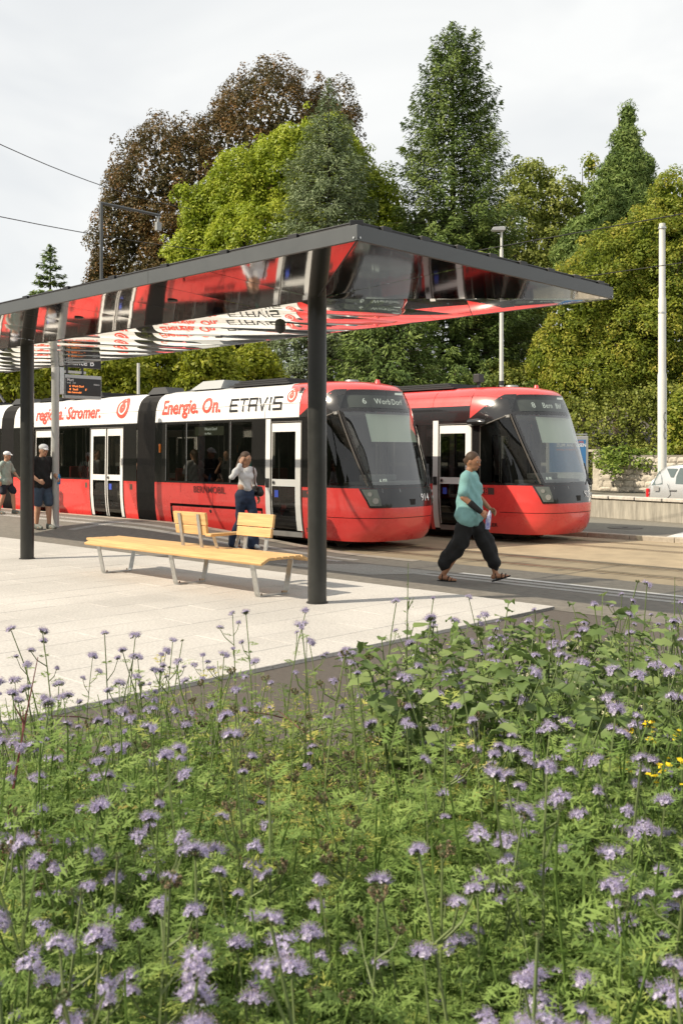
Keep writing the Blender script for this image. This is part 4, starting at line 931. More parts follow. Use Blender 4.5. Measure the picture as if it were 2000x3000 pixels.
def broadleaf(name, label, cat, lobes, d, m, leaf=.2, clump=.75, per=60, base=None, r0=.35, fill=.15, aspect=.62, spread=.75, upb=.35, group=None, trunk=True, back=.5, gaps=.0, jit=.16):
    L = [(c, np.maximum(r_-clump*.60, r_*.4)) for c, r_ in (lobe_world(l, d) for l in lobes)]; cx = np.mean([c for c, r_ in L], axis=0)
    if base is None: base = (cx[0], cx[1], -.1)
    t = thing(name, label, cat, base, 0, group); t['_d'] = d
    C, N_, SV = [], [], []
    for (c, r_) in L:
        area = 4*math.pi*((r_[0]**1.6*r_[0]**1.6+2*r_[0]**1.6*r_[2]**1.6)/3)**(1/1.6); n = int(area/(clump*clump*.62))
        k = np.arange(n)+.5; ph = np.arccos(1-2*k/n); th = math.pi*(1+5**.5)*k; u = np.stack([np.cos(th)*np.sin(ph), np.sin(th)*np.sin(ph), np.cos(ph)], 1)+rng.normal(size=(n, 3))*.09; u = nrm(u)
        keep = (u@CAMV < back) & (rng.random(n) > gaps); u = u[keep]
        p = c+u*r_; w_ = p/(clump*2.6); wob = np.sin(w_[:, 0]*1.9+3*np.sin(w_[:, 2]*1.3+c[0]))+np.sin(w_[:, 2]*2.3+2*np.sin(w_[:, 1]*1.7))+np.sin(w_[:, 1]*2.1+w_[:, 0]*1.1)
        rad = 1+jit*.42*wob[:, None]+rng.normal(size=(len(u), 1))*jit*.35-.04; p = c+u*r_*rad; nn = nrm(u/r_)
        # drop clumps buried in other lobes
        inside = np.zeros(len(p), bool)
        for (c2, r2) in L:
            if c2 is not c: inside |= (np.sum(((p-c2)/r2)**2, 1) < .62)
        p, nn = p[~inside], nn[~inside]; C.append(p); N_.append(nn)
    C = np.concatenate(C); N_ = np.concatenate(N_); nC = len(C)
    spr = rng.random(nC) < .10; C[spr] += N_[spr]*clump*.55; C[spr, 2] += clump*.15
    cv = rng.random(nC); cs = rng.uniform(.7, 1.35, nC)*clump*np.where(spr, .6, 1); cnt = np.maximum(6, (per*(cs/clump)**2*rng.uniform(.6, 1.3, nC))).astype(int)
    idx = np.repeat(np.arange(nC), cnt); M_ = len(idx)
    ax = nrm(N_*.75+np.array([0, 0, .45])+rng.normal(size=N_.shape)*.2)[idx]
    g_ = nrm(rng.normal(size=(M_, 3))+ax*.55)*(.35+.65*rng.random((M_, 1))**.5)*.78; g_ -= ax*np.sum(g_*ax, 1, keepdims=True)*.35
    pos = C[idx]+g_*cs[idx][:, None]; pos[:, 2] -= np.linalg.norm(g_[:, :2], axis=1)**2*.30*cs[idx]
    ln = nrm(g_)*1.0+ax*.25+np.array([0, 0, upb])+rng.normal(size=(M_, 3))*spread*.5
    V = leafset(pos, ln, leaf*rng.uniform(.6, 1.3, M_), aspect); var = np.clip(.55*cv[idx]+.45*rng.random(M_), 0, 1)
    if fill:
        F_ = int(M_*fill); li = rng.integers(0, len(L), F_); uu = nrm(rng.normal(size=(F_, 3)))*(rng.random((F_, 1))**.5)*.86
        pp = np.array([L[i][0] for i in li])+uu*np.array([L[i][1] for i in li]); V2 = leafset(pp, rng.normal(size=(F_, 3)), leaf*1.9*rng.uniform(.7, 1.3, F_), .8); V = np.concatenate([V, V2]); var = np.concatenate([var, rng.random(F_)*.4])  # larger inner leaves, coloured darker to put shade into the crown's depth
    V = V-np.array(base); nq = len(V)//4
    npmesh('crown', V, quads(nq), m, t, np.repeat(var, 4))
    if trunk: trunk_and_limbs(t, base, lobes, r0)
    return t
def conifer(name, label, cxp, topy, prof, d, m, boty, group=None, spacing=.40, nb=9, size=.30, aspect=.30, droop=.25, sweep=.22, hang=.5, r0=.32, zbase=-.1, lobk=.18, dens=34):
    """whorled branches carrying needle sprays; prof: list of (py, half width in px)"""
    p0 = atd(cxp, 1330, d); k = d/FPX; zof = lambda y: EYE-(y-HOR)*k
    t = thing(name, label, 'tree', (p0.x, p0.y, zbase), 0, group); zt = zof(topy)-zbase; zb = zof(boty)-zbase
    tab = sorted([(zof(y)-zbase, w*k) for y, w in prof])
    P_, N_, U_, S_, VR = [], [], [], [], []
    z = zb; bt = MB(); i = 0; nlev = 9
    lob = rng.uniform(.45, 1.3, (nlev, 10))
    while z < zt-.1:
        Lm = max(.10, interp(tab, z)); n = max(5, int(nb*min(1.3, .5+Lm/2.8))); tz = (z-zb)/(zt-zb)
        for q in range(n):
            a = i*2.4+q*2*math.pi/n+random.uniform(-.25, .25); away = math.cos(a)*CAMV[0]+math.sin(a)*CAMV[1]
            if away > .6: continue
            lf = lob[min(nlev-1, int(nlev*tz))][int((a % 6.283)/6.284*10)]; L = Lm*random.uniform(.70, 1.10)*(1-lobk+lobk*lf)
            dirv = np.array([math.cos(a), math.sin(a), 0]); side = np.array([-math.sin(a), math.cos(a), 0]); tw = random.random()
            rise = -.05+max(0, tz-.5)*1.5
            K = max(8, int(L*dens)); f = .12+.88*rng.random(K)**.62; lat = rng.uniform(-1, 1, K); wd = (1-f*.66)*min(.95, .12+L*.30)
            zz = z+L*f*(rise-droop+sweep*f)
            c = dirv*(L*f)[:, None]+side*(lat*wd)[:, None]; hz = rng.random(K)**1.5*hang*.55*min(1, L); c[:, 2] += zz-np.abs(lat)*.16*wd-hz
            dv = dirv*rng.uniform(.3, 1.0, K)[:, None]+side*(lat*.9)[:, None]; dv[:, 2] += rng.uniform(-hang, .4, K)-hz*.8
            nn = dirv*rng.uniform(0, .9, K)[:, None]+rng.normal(size=(K, 3))*.4; nn[:, 2] += .9
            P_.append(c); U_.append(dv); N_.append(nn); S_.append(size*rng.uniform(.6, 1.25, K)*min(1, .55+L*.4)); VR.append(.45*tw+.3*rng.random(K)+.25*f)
            if L > .9 and q % 2 == 0: bt.tube([(0, 0, z), tuple(dirv*L*.5+np.array([0, 0, z+L*.5*(rise-droop+sweep*.5)])), tuple(dirv*L*.85+np.array([0, 0, z+L*.85*(rise-droop+sweep*.85)]))], [.05, .03, .012], 4, False)
        z += spacing*random.uniform(.75, 1.2)*(1 if Lm > .9 else .6); i += 1
    K = 60; c = np.stack([rng.normal(size=K)*.07, rng.normal(size=K)*.07, zt-rng.random(K)*1.1], 1); P_.append(c); U_.append(np.stack([rng.normal(size=K)*.5, rng.normal(size=K)*.5, np.ones(K)], 1)); N_.append(rng.normal(size=(K, 3))); S_.append(np.full(K, size*.8)); VR.append(rng.random(K))
    P_, U_, N_ = map(np.concatenate, (P_, U_, N_)); S_, VR = np.concatenate(S_), np.concatenate(VR)
    V = leafset(P_, N_, S_, aspect, U_); npmesh('crown', V, quads(len(P_)), m, t, np.repeat(np.clip(VR, 0, 1), 4))
    bt.tube([(0, 0, -.3), (0, 0, zt*.5), (0, 0, zt*.97)], [r0, r0*.62, .03], 9); bt.build('trunk', BARK, t, True)
    return t
L_BEECH = leafmat('copper_beech_leaf', [(0, (.040, .042, .015)), (.35, (.095, .078, .025)), (.7, (.175, .108, .034)), (1, (.31, .155, .048))], .5, .22)
L_MAPLE = leafmat('maple_leaf', [(0, (0.165, 0.231, 0.020)), (.5, (0.319, 0.396, 0.031)), (1, (0.550, 0.572, 0.083))], .5, .4)
L_SPRUCE = leafmat('spruce_needle', [(0, (0.048, 0.084, 0.024)), (.5, (0.114, 0.174, 0.041)), (1, (0.240, 0.300, 0.074))], .6, .15)
L_BLUE = leafmat('douglas_needle', [(0, (0.086, 0.121, 0.063)), (.5, (0.172, 0.224, 0.109)), (1, (0.310, 0.356, 0.190))], .6, .15)
L_ASH = leafmat('ash_leaf', [(0, (0.132, 0.176, 0.033)), (.5, (0.275, 0.319, 0.066)), (1, (0.462, 0.473, 0.143))], .5, .4)
L_SEQ = leafmat('sequoia_needle', [(0, (0.066, 0.114, 0.031)), (.5, (0.156, 0.234, 0.054)), (1, (0.300, 0.372, 0.102))], .6, .15)
L_HORN = leafmat('hornbeam_leaf', [(0, (.115, .165, .022)), (.4, (.235, .295, .038)), (.75, (.39, .40, .06)), (1, (.56, .46, .09))], .5, .45)
L_SHRUB = leafmat('field_maple_leaf', [(0, (0.121, 0.169, 0.014)), (.5, (0.270, 0.304, 0.022)), (1, (0.486, 0.472, 0.068))], .5, .42)
L_HEDGE = leafmat('hedge_leaf', [(0, (0.106, 0.144, 0.027)), (.5, (0.219, 0.256, 0.045)), (1, (0.388, 0.388, 0.088))], .5, .3)
L_IVY = leafmat('ivy_leaf', [(0, (0.065, 0.117, 0.018)), (.5, (0.169, 0.247, 0.039)), (1, (0.351, 0.403, 0.091))], .42, .3)
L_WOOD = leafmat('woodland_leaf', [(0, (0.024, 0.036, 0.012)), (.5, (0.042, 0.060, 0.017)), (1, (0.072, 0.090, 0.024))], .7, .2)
# ground behind the garden wall climbs
hs = MB()
def hill(u, v):
    x = lerp(-300, 2300, u); d = lerp(57, 150, v); p = atd(x, 1330, d); return (p.x, p.y, -.2+sstep(47, 60, d)*1.6+sstep(55, 150, d)*9)
hs.grid(hill, 20, 12); tag(hs.build('hillside', M_SOIL, smooth=True), 'dark wooded slope behind the street', kind='structure')

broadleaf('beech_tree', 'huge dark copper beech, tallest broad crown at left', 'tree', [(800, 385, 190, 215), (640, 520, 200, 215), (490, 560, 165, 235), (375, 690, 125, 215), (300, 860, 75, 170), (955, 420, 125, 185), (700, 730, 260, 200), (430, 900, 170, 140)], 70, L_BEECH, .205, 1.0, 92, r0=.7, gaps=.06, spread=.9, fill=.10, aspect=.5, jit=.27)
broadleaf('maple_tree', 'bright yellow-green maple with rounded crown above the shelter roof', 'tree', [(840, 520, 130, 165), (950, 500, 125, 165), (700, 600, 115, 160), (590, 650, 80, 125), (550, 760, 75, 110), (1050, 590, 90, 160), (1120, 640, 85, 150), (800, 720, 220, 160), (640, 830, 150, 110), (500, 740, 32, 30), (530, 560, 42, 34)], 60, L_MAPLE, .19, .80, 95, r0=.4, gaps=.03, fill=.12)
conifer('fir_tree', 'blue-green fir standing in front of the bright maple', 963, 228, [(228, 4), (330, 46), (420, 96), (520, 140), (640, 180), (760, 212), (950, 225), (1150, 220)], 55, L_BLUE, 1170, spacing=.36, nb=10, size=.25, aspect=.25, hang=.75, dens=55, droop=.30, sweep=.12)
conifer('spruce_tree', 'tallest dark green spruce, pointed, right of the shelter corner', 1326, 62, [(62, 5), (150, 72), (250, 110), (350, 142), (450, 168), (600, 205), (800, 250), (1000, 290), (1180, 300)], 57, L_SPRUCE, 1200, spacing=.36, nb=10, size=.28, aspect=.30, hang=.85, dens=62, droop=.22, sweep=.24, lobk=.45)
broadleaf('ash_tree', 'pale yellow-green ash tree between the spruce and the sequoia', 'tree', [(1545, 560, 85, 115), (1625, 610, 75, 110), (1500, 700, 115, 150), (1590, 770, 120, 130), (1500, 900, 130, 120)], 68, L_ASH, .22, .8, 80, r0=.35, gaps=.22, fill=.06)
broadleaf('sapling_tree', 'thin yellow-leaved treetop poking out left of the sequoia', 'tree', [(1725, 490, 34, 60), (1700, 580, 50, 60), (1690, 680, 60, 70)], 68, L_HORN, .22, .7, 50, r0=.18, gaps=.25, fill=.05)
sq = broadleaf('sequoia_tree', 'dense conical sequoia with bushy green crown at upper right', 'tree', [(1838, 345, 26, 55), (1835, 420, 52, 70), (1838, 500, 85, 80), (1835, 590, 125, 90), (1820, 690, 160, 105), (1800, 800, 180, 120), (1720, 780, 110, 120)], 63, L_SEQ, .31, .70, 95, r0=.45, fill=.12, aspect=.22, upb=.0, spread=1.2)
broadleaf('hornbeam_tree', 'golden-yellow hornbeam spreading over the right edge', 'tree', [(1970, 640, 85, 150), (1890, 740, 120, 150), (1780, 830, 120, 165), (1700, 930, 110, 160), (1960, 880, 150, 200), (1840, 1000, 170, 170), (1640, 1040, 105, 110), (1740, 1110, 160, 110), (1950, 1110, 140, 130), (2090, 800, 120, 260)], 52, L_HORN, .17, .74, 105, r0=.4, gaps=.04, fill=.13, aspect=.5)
conifer('pine_tree', 'small pine treetop standing alone at the far left', 148, 718, [(718, 6), (780, 40), (860, 66), (960, 80)], 75, L_SPRUCE, 1000, spacing=.55, nb=8, size=.5)
for k, (a, lab) in enumerate((((40, 1075, 85, 62), 'low yellow-green tree behind the left shelter column'), ((170, 1060, 85, 75), 'low yellow-green tree behind the grey information mast'), ((330, 1062, 90, 80), 'low yellow-green tree right of the departure display'), ((470, 1050, 95, 88), 'low yellow-green tree above the middle of the white tram'), ((610, 1060, 90, 84), 'low yellow-green tree above the black lettering on the tram'), ((750, 1072, 95, 82), 'low yellow-green tree left of the near column, behind the tram'))):
    x, y, rx, ry = a; broadleaf('field_maple', lab, 'tree', [(x, y, rx, ry), (x-40, y+70, rx*.8, ry*.8), (x+45, y+60, rx*.8, ry*.8)], 36+(k % 2)*2, L_SHRUB, .17, .5, 46, group='low trees behind the white tram', r0=.12, fill=.12)
conifer('young_fir', 'young fir behind the tram roofs, left of the pair', 1332, 1058, [(1058, 4), (1130, 40), (1250, 75)], 44, L_SPRUCE, 1300, spacing=.26, nb=9, size=.3, r0=.08, group='young firs behind the trams')
conifer('young_fir', 'young fir behind the tram roofs, right of the pair', 1418, 1055, [(1055, 4), (1130, 38), (1250, 75)], 44.5, L_SPRUCE, 1300, spacing=.26, nb=9, size=.3, r0=.08, group='young firs behind the trams')
conifer('yew_tree', 'wide dark yew with drooping branches behind the tram cabs', 1130, 900, [(900, 30), (980, 140), (1080, 190), (1250, 210)], 50, L_SPRUCE, 1290, spacing=.3, nb=11, size=.30, hang=.9, r0=.2)
broadleaf('laurel_bush', 'dark leafy bush between the red tram and the hedge', 'bush', [(1600, 1180, 110, 140), (1480, 1170, 110, 130)], 54, L_HEDGE, .18, .55, 44, r0=.12)
# clipped hedge above the garden wall
def leaf_wall(name, label, cat, pts, depth, m, leaf, clump, per, bump=.18, kind=None):
    """leafy surface: pts = list of (px, py, d) rows -> bilinear patch, plus thickness"""
    (a, b_, c, e) = [np.array(atd(*q)) for q in pts]; base = (a+b_)/2; base[2] = -.1
    t = thing(name, label, cat, tuple(base)); area = np.linalg.norm(b_-a)*np.linalg.norm(e-a); n = int(area/(clump*clump*.45))
    u, v = rng.random(n), rng.random(n); p = ((a*(1-u)[:, None]+b_*u[:, None])*(1-v)[:, None]+(e*(1-u)[:, None]+c*u[:, None])*v[:, None]); nn = nrm(np.cross(b_-a, e-a)); 
    if nn@CAMV > 0: nn = -nn
    p = p+nn*(rng.normal(size=(n, 1))*bump+.25*np.sin(p[:, :1]*1.3)*np.sin(p[:, 2:]*1.7)); p[v > .93] += rng.normal(size=(int((v > .93).sum()), 3))*.12; cv = rng.random(n)
    idx = np.repeat(np.arange(n), per); M_ = len(idx); pos = p[idx]+rng.normal(size=(M_, 3))*clump*.4; ln = nn*.6+np.array([0, 0, .5])+rng.normal(size=(M_, 3))*.6
    V = leafset(pos, ln, leaf*rng.uniform(.6, 1.3, M_), .7)-base; npmesh('foliage', V, quads(M_), m, t, np.repeat(np.clip(.5*cv[idx]+.5*rng.random(M_), 0, 1), 4))
    return t
leaf_wall('hedge', 'tall clipped green hedge above the stone wall', 'hedge', [(1660, 1395, 48.6), (2090, 1395, 47.6), (2090, 1135, 48.6), (1660, 1150, 49.6)], 1, L_HEDGE, .16, .42, 34)
iv = leaf_wall('ivy', 'bright ivy hanging over the garden wall', 'ivy', [(1752, 1372, 46.4), (2020, 1362, 45.0), (2020, 1318, 46.0), (1748, 1322, 47.4)], 1, L_IVY, .17, .34, 26, .10)
leaf_wall('ivy', 'ivy tongue reaching down the wall by the gate pillar', 'ivy', [(1765, 1394, 46.2), (1815, 1394, 46.0), (1835, 1358, 46.2), (1750, 1358, 46.6)], 1, L_IVY, .16, .3, 22, .06)
broadleaf('thuja_shrub', 'yellowish upright shrub right of the white mast', 'shrub', [(1985, 1240, 42, 100), (2050, 1200, 60, 140)], 45.5, L_HORN, .17, .45, 44, r0=.1)
# the wood behind, one dark mass
def wood():
    C, S = [], []
    for (x, y, rx, ry) in ((60, 1150, 260, 60), (450, 1060, 300, 130), (850, 960, 300, 240), (1250, 930, 320, 300), (1650, 980, 320, 260), (2000, 950, 280, 300)):
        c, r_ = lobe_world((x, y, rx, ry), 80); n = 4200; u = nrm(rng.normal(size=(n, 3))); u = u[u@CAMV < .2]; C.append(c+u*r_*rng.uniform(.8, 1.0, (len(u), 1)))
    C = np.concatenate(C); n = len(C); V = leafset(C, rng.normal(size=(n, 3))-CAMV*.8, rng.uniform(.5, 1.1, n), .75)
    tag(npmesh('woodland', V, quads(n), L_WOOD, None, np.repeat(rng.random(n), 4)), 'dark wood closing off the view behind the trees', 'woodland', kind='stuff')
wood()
# ------------------------------------------------------------------ people
SKIN = mat('skin', (.50, .27, .17), .5, noise=.08, nscale=20)
SKIN2 = mat('skin_tan', (.42, .20, .11), .5, noise=.08, nscale=20)
HAIRB = mat('brown_hair', (.085, .045, .025), .6, noise=.4, nscale=40, stretch=(6, 6, 1))
HAIRG = mat('grey_hair', (.16, .13, .11), .6, noise=.35, nscale=40)
def cloth(name, c, n=.12): return mat(name, c, .9, noise=n, nscale=14, bump=.5, bscale=22)
def capsule(b, p0, p1, r0, r1, n=14):
    p0, p1 = Vector(p0), Vector(p1); d = (p1-p0).normalized() if (p1-p0).length > 1e-6 else Vector((0, 0, 1)); pts, rr = [], []
    for k in range(5): a = math.pi/2*(1-k/4.5); pts.append(p0-d*r0*math.sin(a)); rr.append(max(.0008, r0*math.cos(a)))
    for k in range(1, 6): a = math.pi/2*k/5.2; pts.append(p1+d*r1*math.sin(a)); rr.append(max(.0008, r1*math.cos(a)))
    b.tube(pts, rr, n)
def ellip(b, c, r, M=None, nu=18, nv=12):
    c = Vector(c)
    def fn(u, v):
        a, e = u*2*math.pi, (v-.5)*math.pi*.998; p = Vector((r[0]*math.cos(a)*math.cos(e), r[1]*math.sin(a)*math.cos(e), r[2]*math.sin(e))); return tuple(c+(M @ p if M else p))
    b.grid(fn, nu, nv)
CLOTHES = {'shirt': .020, 'trousers': .024, 'jeans': .014, 'shorts': .016}
def fused(name, prims, m, parent, voxel=.011, smooth=3):
    """union of rounded volumes -> one continuous skin"""
    b = MB()
    for p in prims:
        if p[0] == 'c': capsule(b, *p[1:])
        elif p[0] == 'e': ellip(b, *p[1:])
        else:
            for q0, q1 in zip(p[1][:-1], p[1][1:]): capsule(b, q0[0], q1[0], q0[1], q1[1])
    me = b.mesh(name); bm = bmesh.new(); bm.from_mesh(me); bmesh.ops.remove_doubles(bm, verts=bm.verts, dist=1e-5); bmesh.ops.recalc_face_normals(bm, faces=bm.faces); bm.to_mesh(me); bm.free()
    o_ = bpy.data.objects.new('tmp', me); COL.objects.link(o_)
    r_ = o_.modifiers.new('r', 'REMESH'); r_.mode = 'VOXEL'; r_.voxel_size = voxel
    if smooth: s_ = o_.modifiers.new('s', 'SMOOTH'); s_.iterations = smooth; s_.factor = .5
    dg = bpy.context.evaluated_depsgraph_get(); dg.update(); me2 = bpy.data.meshes.new_from_object(o_.evaluated_get(dg)); bpy.data.objects.remove(o_); bpy.data.meshes.remove(me)
    if name in CLOTHES:       # folds in the cloth
        amp = CLOTHES[name]
        n_ = len(me2.vertices); co = np.empty(n_*3, np.float32); nr = np.empty(n_*3, np.float32); me2.vertices.foreach_get('co', co); me2.vertices.foreach_get('normal', nr); co = co.reshape(-1, 3); nr = nr.reshape(-1, 3)
        k = np.sin(co[:, 2]*34+3*np.sin(co[:, 0]*11+co[:, 1]*7)+2*co[:, 1]*9)*.5+np.sin(co[:, 2]*17+co[:, 0]*26+2*np.sin(co[:, 1]*19))*.5
        me2.vertices.foreach_set('co', (co+nr*(amp*k*.55)[:, None]).ravel()); me2.update()
    me2.name = name; shade(me2, 180); return ob(name, me2, m, parent)
def hand_prims(wr, d, up, s=1.0, curl=.5, flip=1):
    """palm, four unequal fingers and a thumb; d = hand direction, up = back of the hand"""
    wr, d = Vector(wr), Vector(d).normalized(); side = d.cross(Vector(up)).normalized()*flip; nn = Vector(up)-d*Vector(up).dot(d); nn.normalize(); out = []
    pc = wr+d*.05*s; out += [('c', wr-d*.01, wr+d*.03*s, .024*s, .026*s)]
    for k in range(4): out.append(('c', wr+d*.025*s+side*(k-1.5)*.012*s, wr+d*.078*s+side*(k-1.5)*.019*s, .014*s, .012*s))
    for k, L in enumerate((.066, .076, .070, .054)):
        a = wr+d*.08*s+side*(k-1.5)*.0195*s; b_ = a+(d*math.cos(curl)-nn*math.sin(curl))*L*.5*s; c_ = b_+(d*math.cos(curl*2.1)-nn*math.sin(curl*2.1))*L*.5*s
        out.append(('l', [(a, .0098*s), (b_, .0092*s), (c_, .0078*s)]))
    a = wr+d*.022*s-side*.022*s; b_ = a+(d*.75-side*.65-nn*.25).normalized()*.042*s; c_ = b_+(d*.95-side*.1-nn*.3).normalized()*.032*s; out.append(('l', [(a, .014*s), (b_, .0115*s), (c_, .009*s)])); return out
def foot_prims(an, fw, s=1.0):
    an, fw = Vector(an), Vector(fw).normalized(); side = fw.cross(Vector((0, 0, 1))); return [('c', an, an-fw*.03-Vector((0, 0, .035)), .036*s, .036*s), ('c', an-Vector((0, 0, .03)), an+fw*.13-Vector((0, 0, .058)), .038*s, .024*s), ('c', an+fw*.10+side*.015-Vector((0, 0, .056)), an+fw*.165-Vector((0, 0, .062)), .028*s, .018*s)]
def shoe(name, an, fw, m, parent, s=1.0, zoff=0, pitch=0.0, sole=None):
    an, fw = Vector(an), Vector(fw).normalized(); up = Vector((0, 0, 1)); f2 = (fw*math.cos(pitch)+up*math.sin(pitch)); u2 = (up*math.cos(pitch)-fw*math.sin(pitch)); P = lambda a, c: an+f2*a+u2*c
    o_ = fused(name, [('c', P(-.02, .0), P(-.03, -.045), .046*s, .046*s), ('c', P(-.01, -.02), P(.13, -.05), .046*s, .036*s), ('c', P(.05, -.055), P(.175, -.058), .042*s, .030*s), ('c', P(-.05, -.062), P(.0, -.062), .032*s, .036*s)], m, parent, .009)
    if sole is not None:
        fused('sole', [('l', [(P(-.065, -.085), .016), (P(.05, -.088), .020), (P(.19, -.080), .014)]), ('l', [(P(-.05, -.085)+fw.cross(up)*.025, .015), (P(.05, -.088)+fw.cross(up)*.03, .016), (P(.16, -.080)+fw.cross(up)*.03, .014)]), ('l', [(P(-.05, -.085)-fw.cross(up)*.025, .015), (P(.05, -.088)-fw.cross(up)*.03, .016), (P(.16, -.080)-fw.cross(up)*.03, .014)])], sole, o_, .009, 1)
    return o_
def head_prims(c, yaw=0, pitch=0, s=1.0):
    M = Matrix.Rotation(yaw, 3, 'Z') @ Matrix.Rotation(pitch, 3, 'Y'); c = Vector(c); P = lambda x, y, z: c+M @ (Vector((x, y, z))*s)
    pr = [('e', c, (.098*s, .077*s, .108*s), M), ('e', P(.022, 0, -.060), (.070*s, .058*s, .062*s), M), ('c', P(.045, 0, -.088), P(.065, 0, -.090), .030*s, .024*s), ('c', P(.090, 0, .010), P(.112, 0, -.026), .012*s, .015*s), ('c', P(.082, -.03, .028), P(.082, .03, .028), .016*s, .016*s),
          ('e', P(.0, .078, -.010), (.024*s, .010*s, .032*s), M), ('e', P(.0, -.078, -.010), (.024*s, .010*s, .032*s), M), ('c', P(.088, -.018, -.058), P(.088, .018, -.058), .010*s, .010*s), ('c', P(-.01, 0, -.07), P(-.02, 0, -.17), .056*s, .060*s)]
    return pr, P, M
def face(P, s, parent):
    for sg in (-1, 1):
        b = MB(); ellip(b, P(.088, sg*.031, .008), (.008*s, .012*s, .007*s), None, 10, 6); b.build('eye', mat('eye_white', (.6, .58, .55), .3), parent, True); b = MB(); ellip(b, P(.0945, sg*.031, .008), (.0035*s, .006*s, .006*s), None, 8, 6); b.build('iris', mat('iris_dark', (.02, .015, .01), .2), parent, True)
        b = MB(); capsule(b, P(.094, sg*.018, .030), P(.084, sg*.048, .028), .0045*s, .003*s, 6); b.build('eyebrow', HAIRB, parent, True)
    b = MB(); capsule(b, P(.098, -.020, -.058), P(.098, .020, -.058), .005*s, .005*s, 6); b.build('mouth', mat('lips', (.35, .12, .10), .5), parent, True)
FWD = Vector((-SA, CA, 0)); CR = Vector((CA, SA, 0))
def heading(xr, yd): v = CR*xr+FWD*yd; return math.atan2(v.y, v.x)
def person(label, loc, hd, s, skin=SKIN, group=None):
    t = thing('person', label, 'person', loc, hd, group); t.scale = (s, s, s); return t
# --- woman in teal top and wide black trousers, mid-stride towards the right
pt = G(1374, 1706, -.075); t = person('woman in teal top and wide black trousers walking right past the trams', (pt.x, pt.y, road_z(pt.x, pt.y)), heading(.93, -.36), 1.055)
aR, aL = Vector((-.33, -.09, .09)), Vector((.33, .09, .115)); kR, kL = Vector((-.08, -.10, .49)), Vector((.22, .10, .51)); hR, hL = Vector((0, -.09, .90)), Vector((0, .09, .92))
hp, P, Mh = head_prims((.05, 0, 1.585), -.35, .22, 1.0)
shR, shL = Vector((0, -.175, 1.385)), Vector((.0, .175, 1.385)); eR, eL = Vector((-.02, -.25, 1.12)), Vector((.06, .24, 1.12)); wR, wL = Vector((.19, -.21, .945)), Vector((.24, .17, .95))
body = fused('body', hp+[('c', (.0, 0, 1.36), (.01, 0, 1.47), .075, .055), ('c', shR, shL, .055, .055), ('l', [(shR, .05), (eR, .041), (eR.lerp(wR, .4), .040), (wR, .026)]), ('l', [(shL, .05), (eL, .041), (eL.lerp(wL, .4), .038), (wL, .026)]), ('c', (0, 0, .95), (0, 0, 1.30), .11, .12),
     ('l', [(hR, .085), (kR, .06), (aR, .036)]), ('l', [(hL, .085), (kL, .06), (aL, .036)])]+hand_prims(wR, (.75, .1, -.62), (.3, -.9, .3), 1, .5, 1)+hand_prims(wL, (.8, -.3, -.45), (.3, .9, .4), 1, .6, -1)+foot_prims(aR, (1, 0, -.0))+foot_prims(aL, (.93, .05, .22)), SKIN2, t, .008, 2)
face(P, 1.0, body)
fused('hair', [('e', P(-.022, 0, .030), (.100, .086, .098), Mh), ('e', P(-.075, 0, -.01), (.05, .065, .07), Mh), ('e', P(-.115, 0, -.015), (.036, .036, .036), Mh)], HAIRB, t, .010)
TEAL = cloth('teal_cotton', (.26, .50, .50))
fused('shirt', [('c', (.01, -.10, .88), (.01, .10, .88), .165, .165), ('l', [((0, 0, .90), .195), ((0, 0, 1.0), .185), ((0, 0, 1.2), .15), ((.0, 0, 1.33), .132)]), ('c', (0, -.075, .93), (0, -.09, 1.36), .14, .085), ('c', (0, .075, .93), (0, .09, 1.36), .14, .085), ('c', (.06, 0, 1.24), (.04, 0, 1.05), .11, .12), ('c', shR, shL, .072, .072), ('c', shR, shR.lerp(eR, .72), .075, .082), ('c', shL, shL.lerp(eL, .72), .075, .082), ('c', (-.01, 0, 1.38), (0, 0, 1.43), .085, .072)], TEAL, t, .012, 5)
BLK = cloth('black_cotton', (.012, .012, .013))
fused('trousers', [('c', (0, -.06, .88), (0, .06, .88), .12, .12), ('l', [(hR-Vector((0, 0, .06)), .112), (kR+Vector((-.03, 0, .02)), .125), (aR+Vector((.03, 0, .17)), .105), (aR+Vector((.01, 0, .085)), .052)]), ('l', [(hL-Vector((0, 0, .06)), .112), (kL+Vector((-.02, 0, 0)), .125), (aL+Vector((-.03, 0, .16)), .100), (aL+Vector((-.01, 0, .075)), .050)]), ('c', (0, 0, .84), (.03, 0, .70), .12, .09)], BLK, t, .012, 3)
for an, fw, pit in ((aR, (1, 0, 0), 0), (aL, (.97, .05, 0), .32)):
    an = Vector(an); fw = Vector(fw).normalized(); f2 = fw*math.cos(pit)+Vector((0, 0, math.sin(pit))); u2 = Vector((0, 0, math.cos(pit)))-fw*math.sin(pit); Q = lambda a, c, e=0: an+f2*a+u2*c+fw.cross(Vector((0, 0, 1)))*e
    sd = fused('sandal', [('l', [(Q(-.07, -.080, e), .011), (Q(.05, -.082, e*1.25), .012), (Q(.165, -.078, e*.9), .011)]) for e in (-.028, 0, .028)], BLK, t, .007, 1)
    b = MB()
    for a0, c0 in ((.12, -.045), (.075, -.025), (.0, .012)):
        b.tube([Q(a0-.01, -.078, -.042), Q(a0, c0, -.030), Q(a0+.004, c0+.012, 0), Q(a0, c0, .030), Q(a0-.01, -.078, .042)], .006, 6)
    b.build('strap', BLK, sd, True)
fused('arm_brace', [('c', eR.lerp(wR, .45), eR.lerp(wR, 1.02), .047, .036)], BLK, t, .009)
wq = Vector(wR)+Vector((.10, .03, -.09)); bt = MB(); bt.tube([wq+Vector((.02, 0, .10)), wq+Vector((.02, 0, .06)), wq+Vector((.0, 0, -.03)), wq+Vector((-.01, 0, -.14))], [.008, .022, .034, .030], 14)
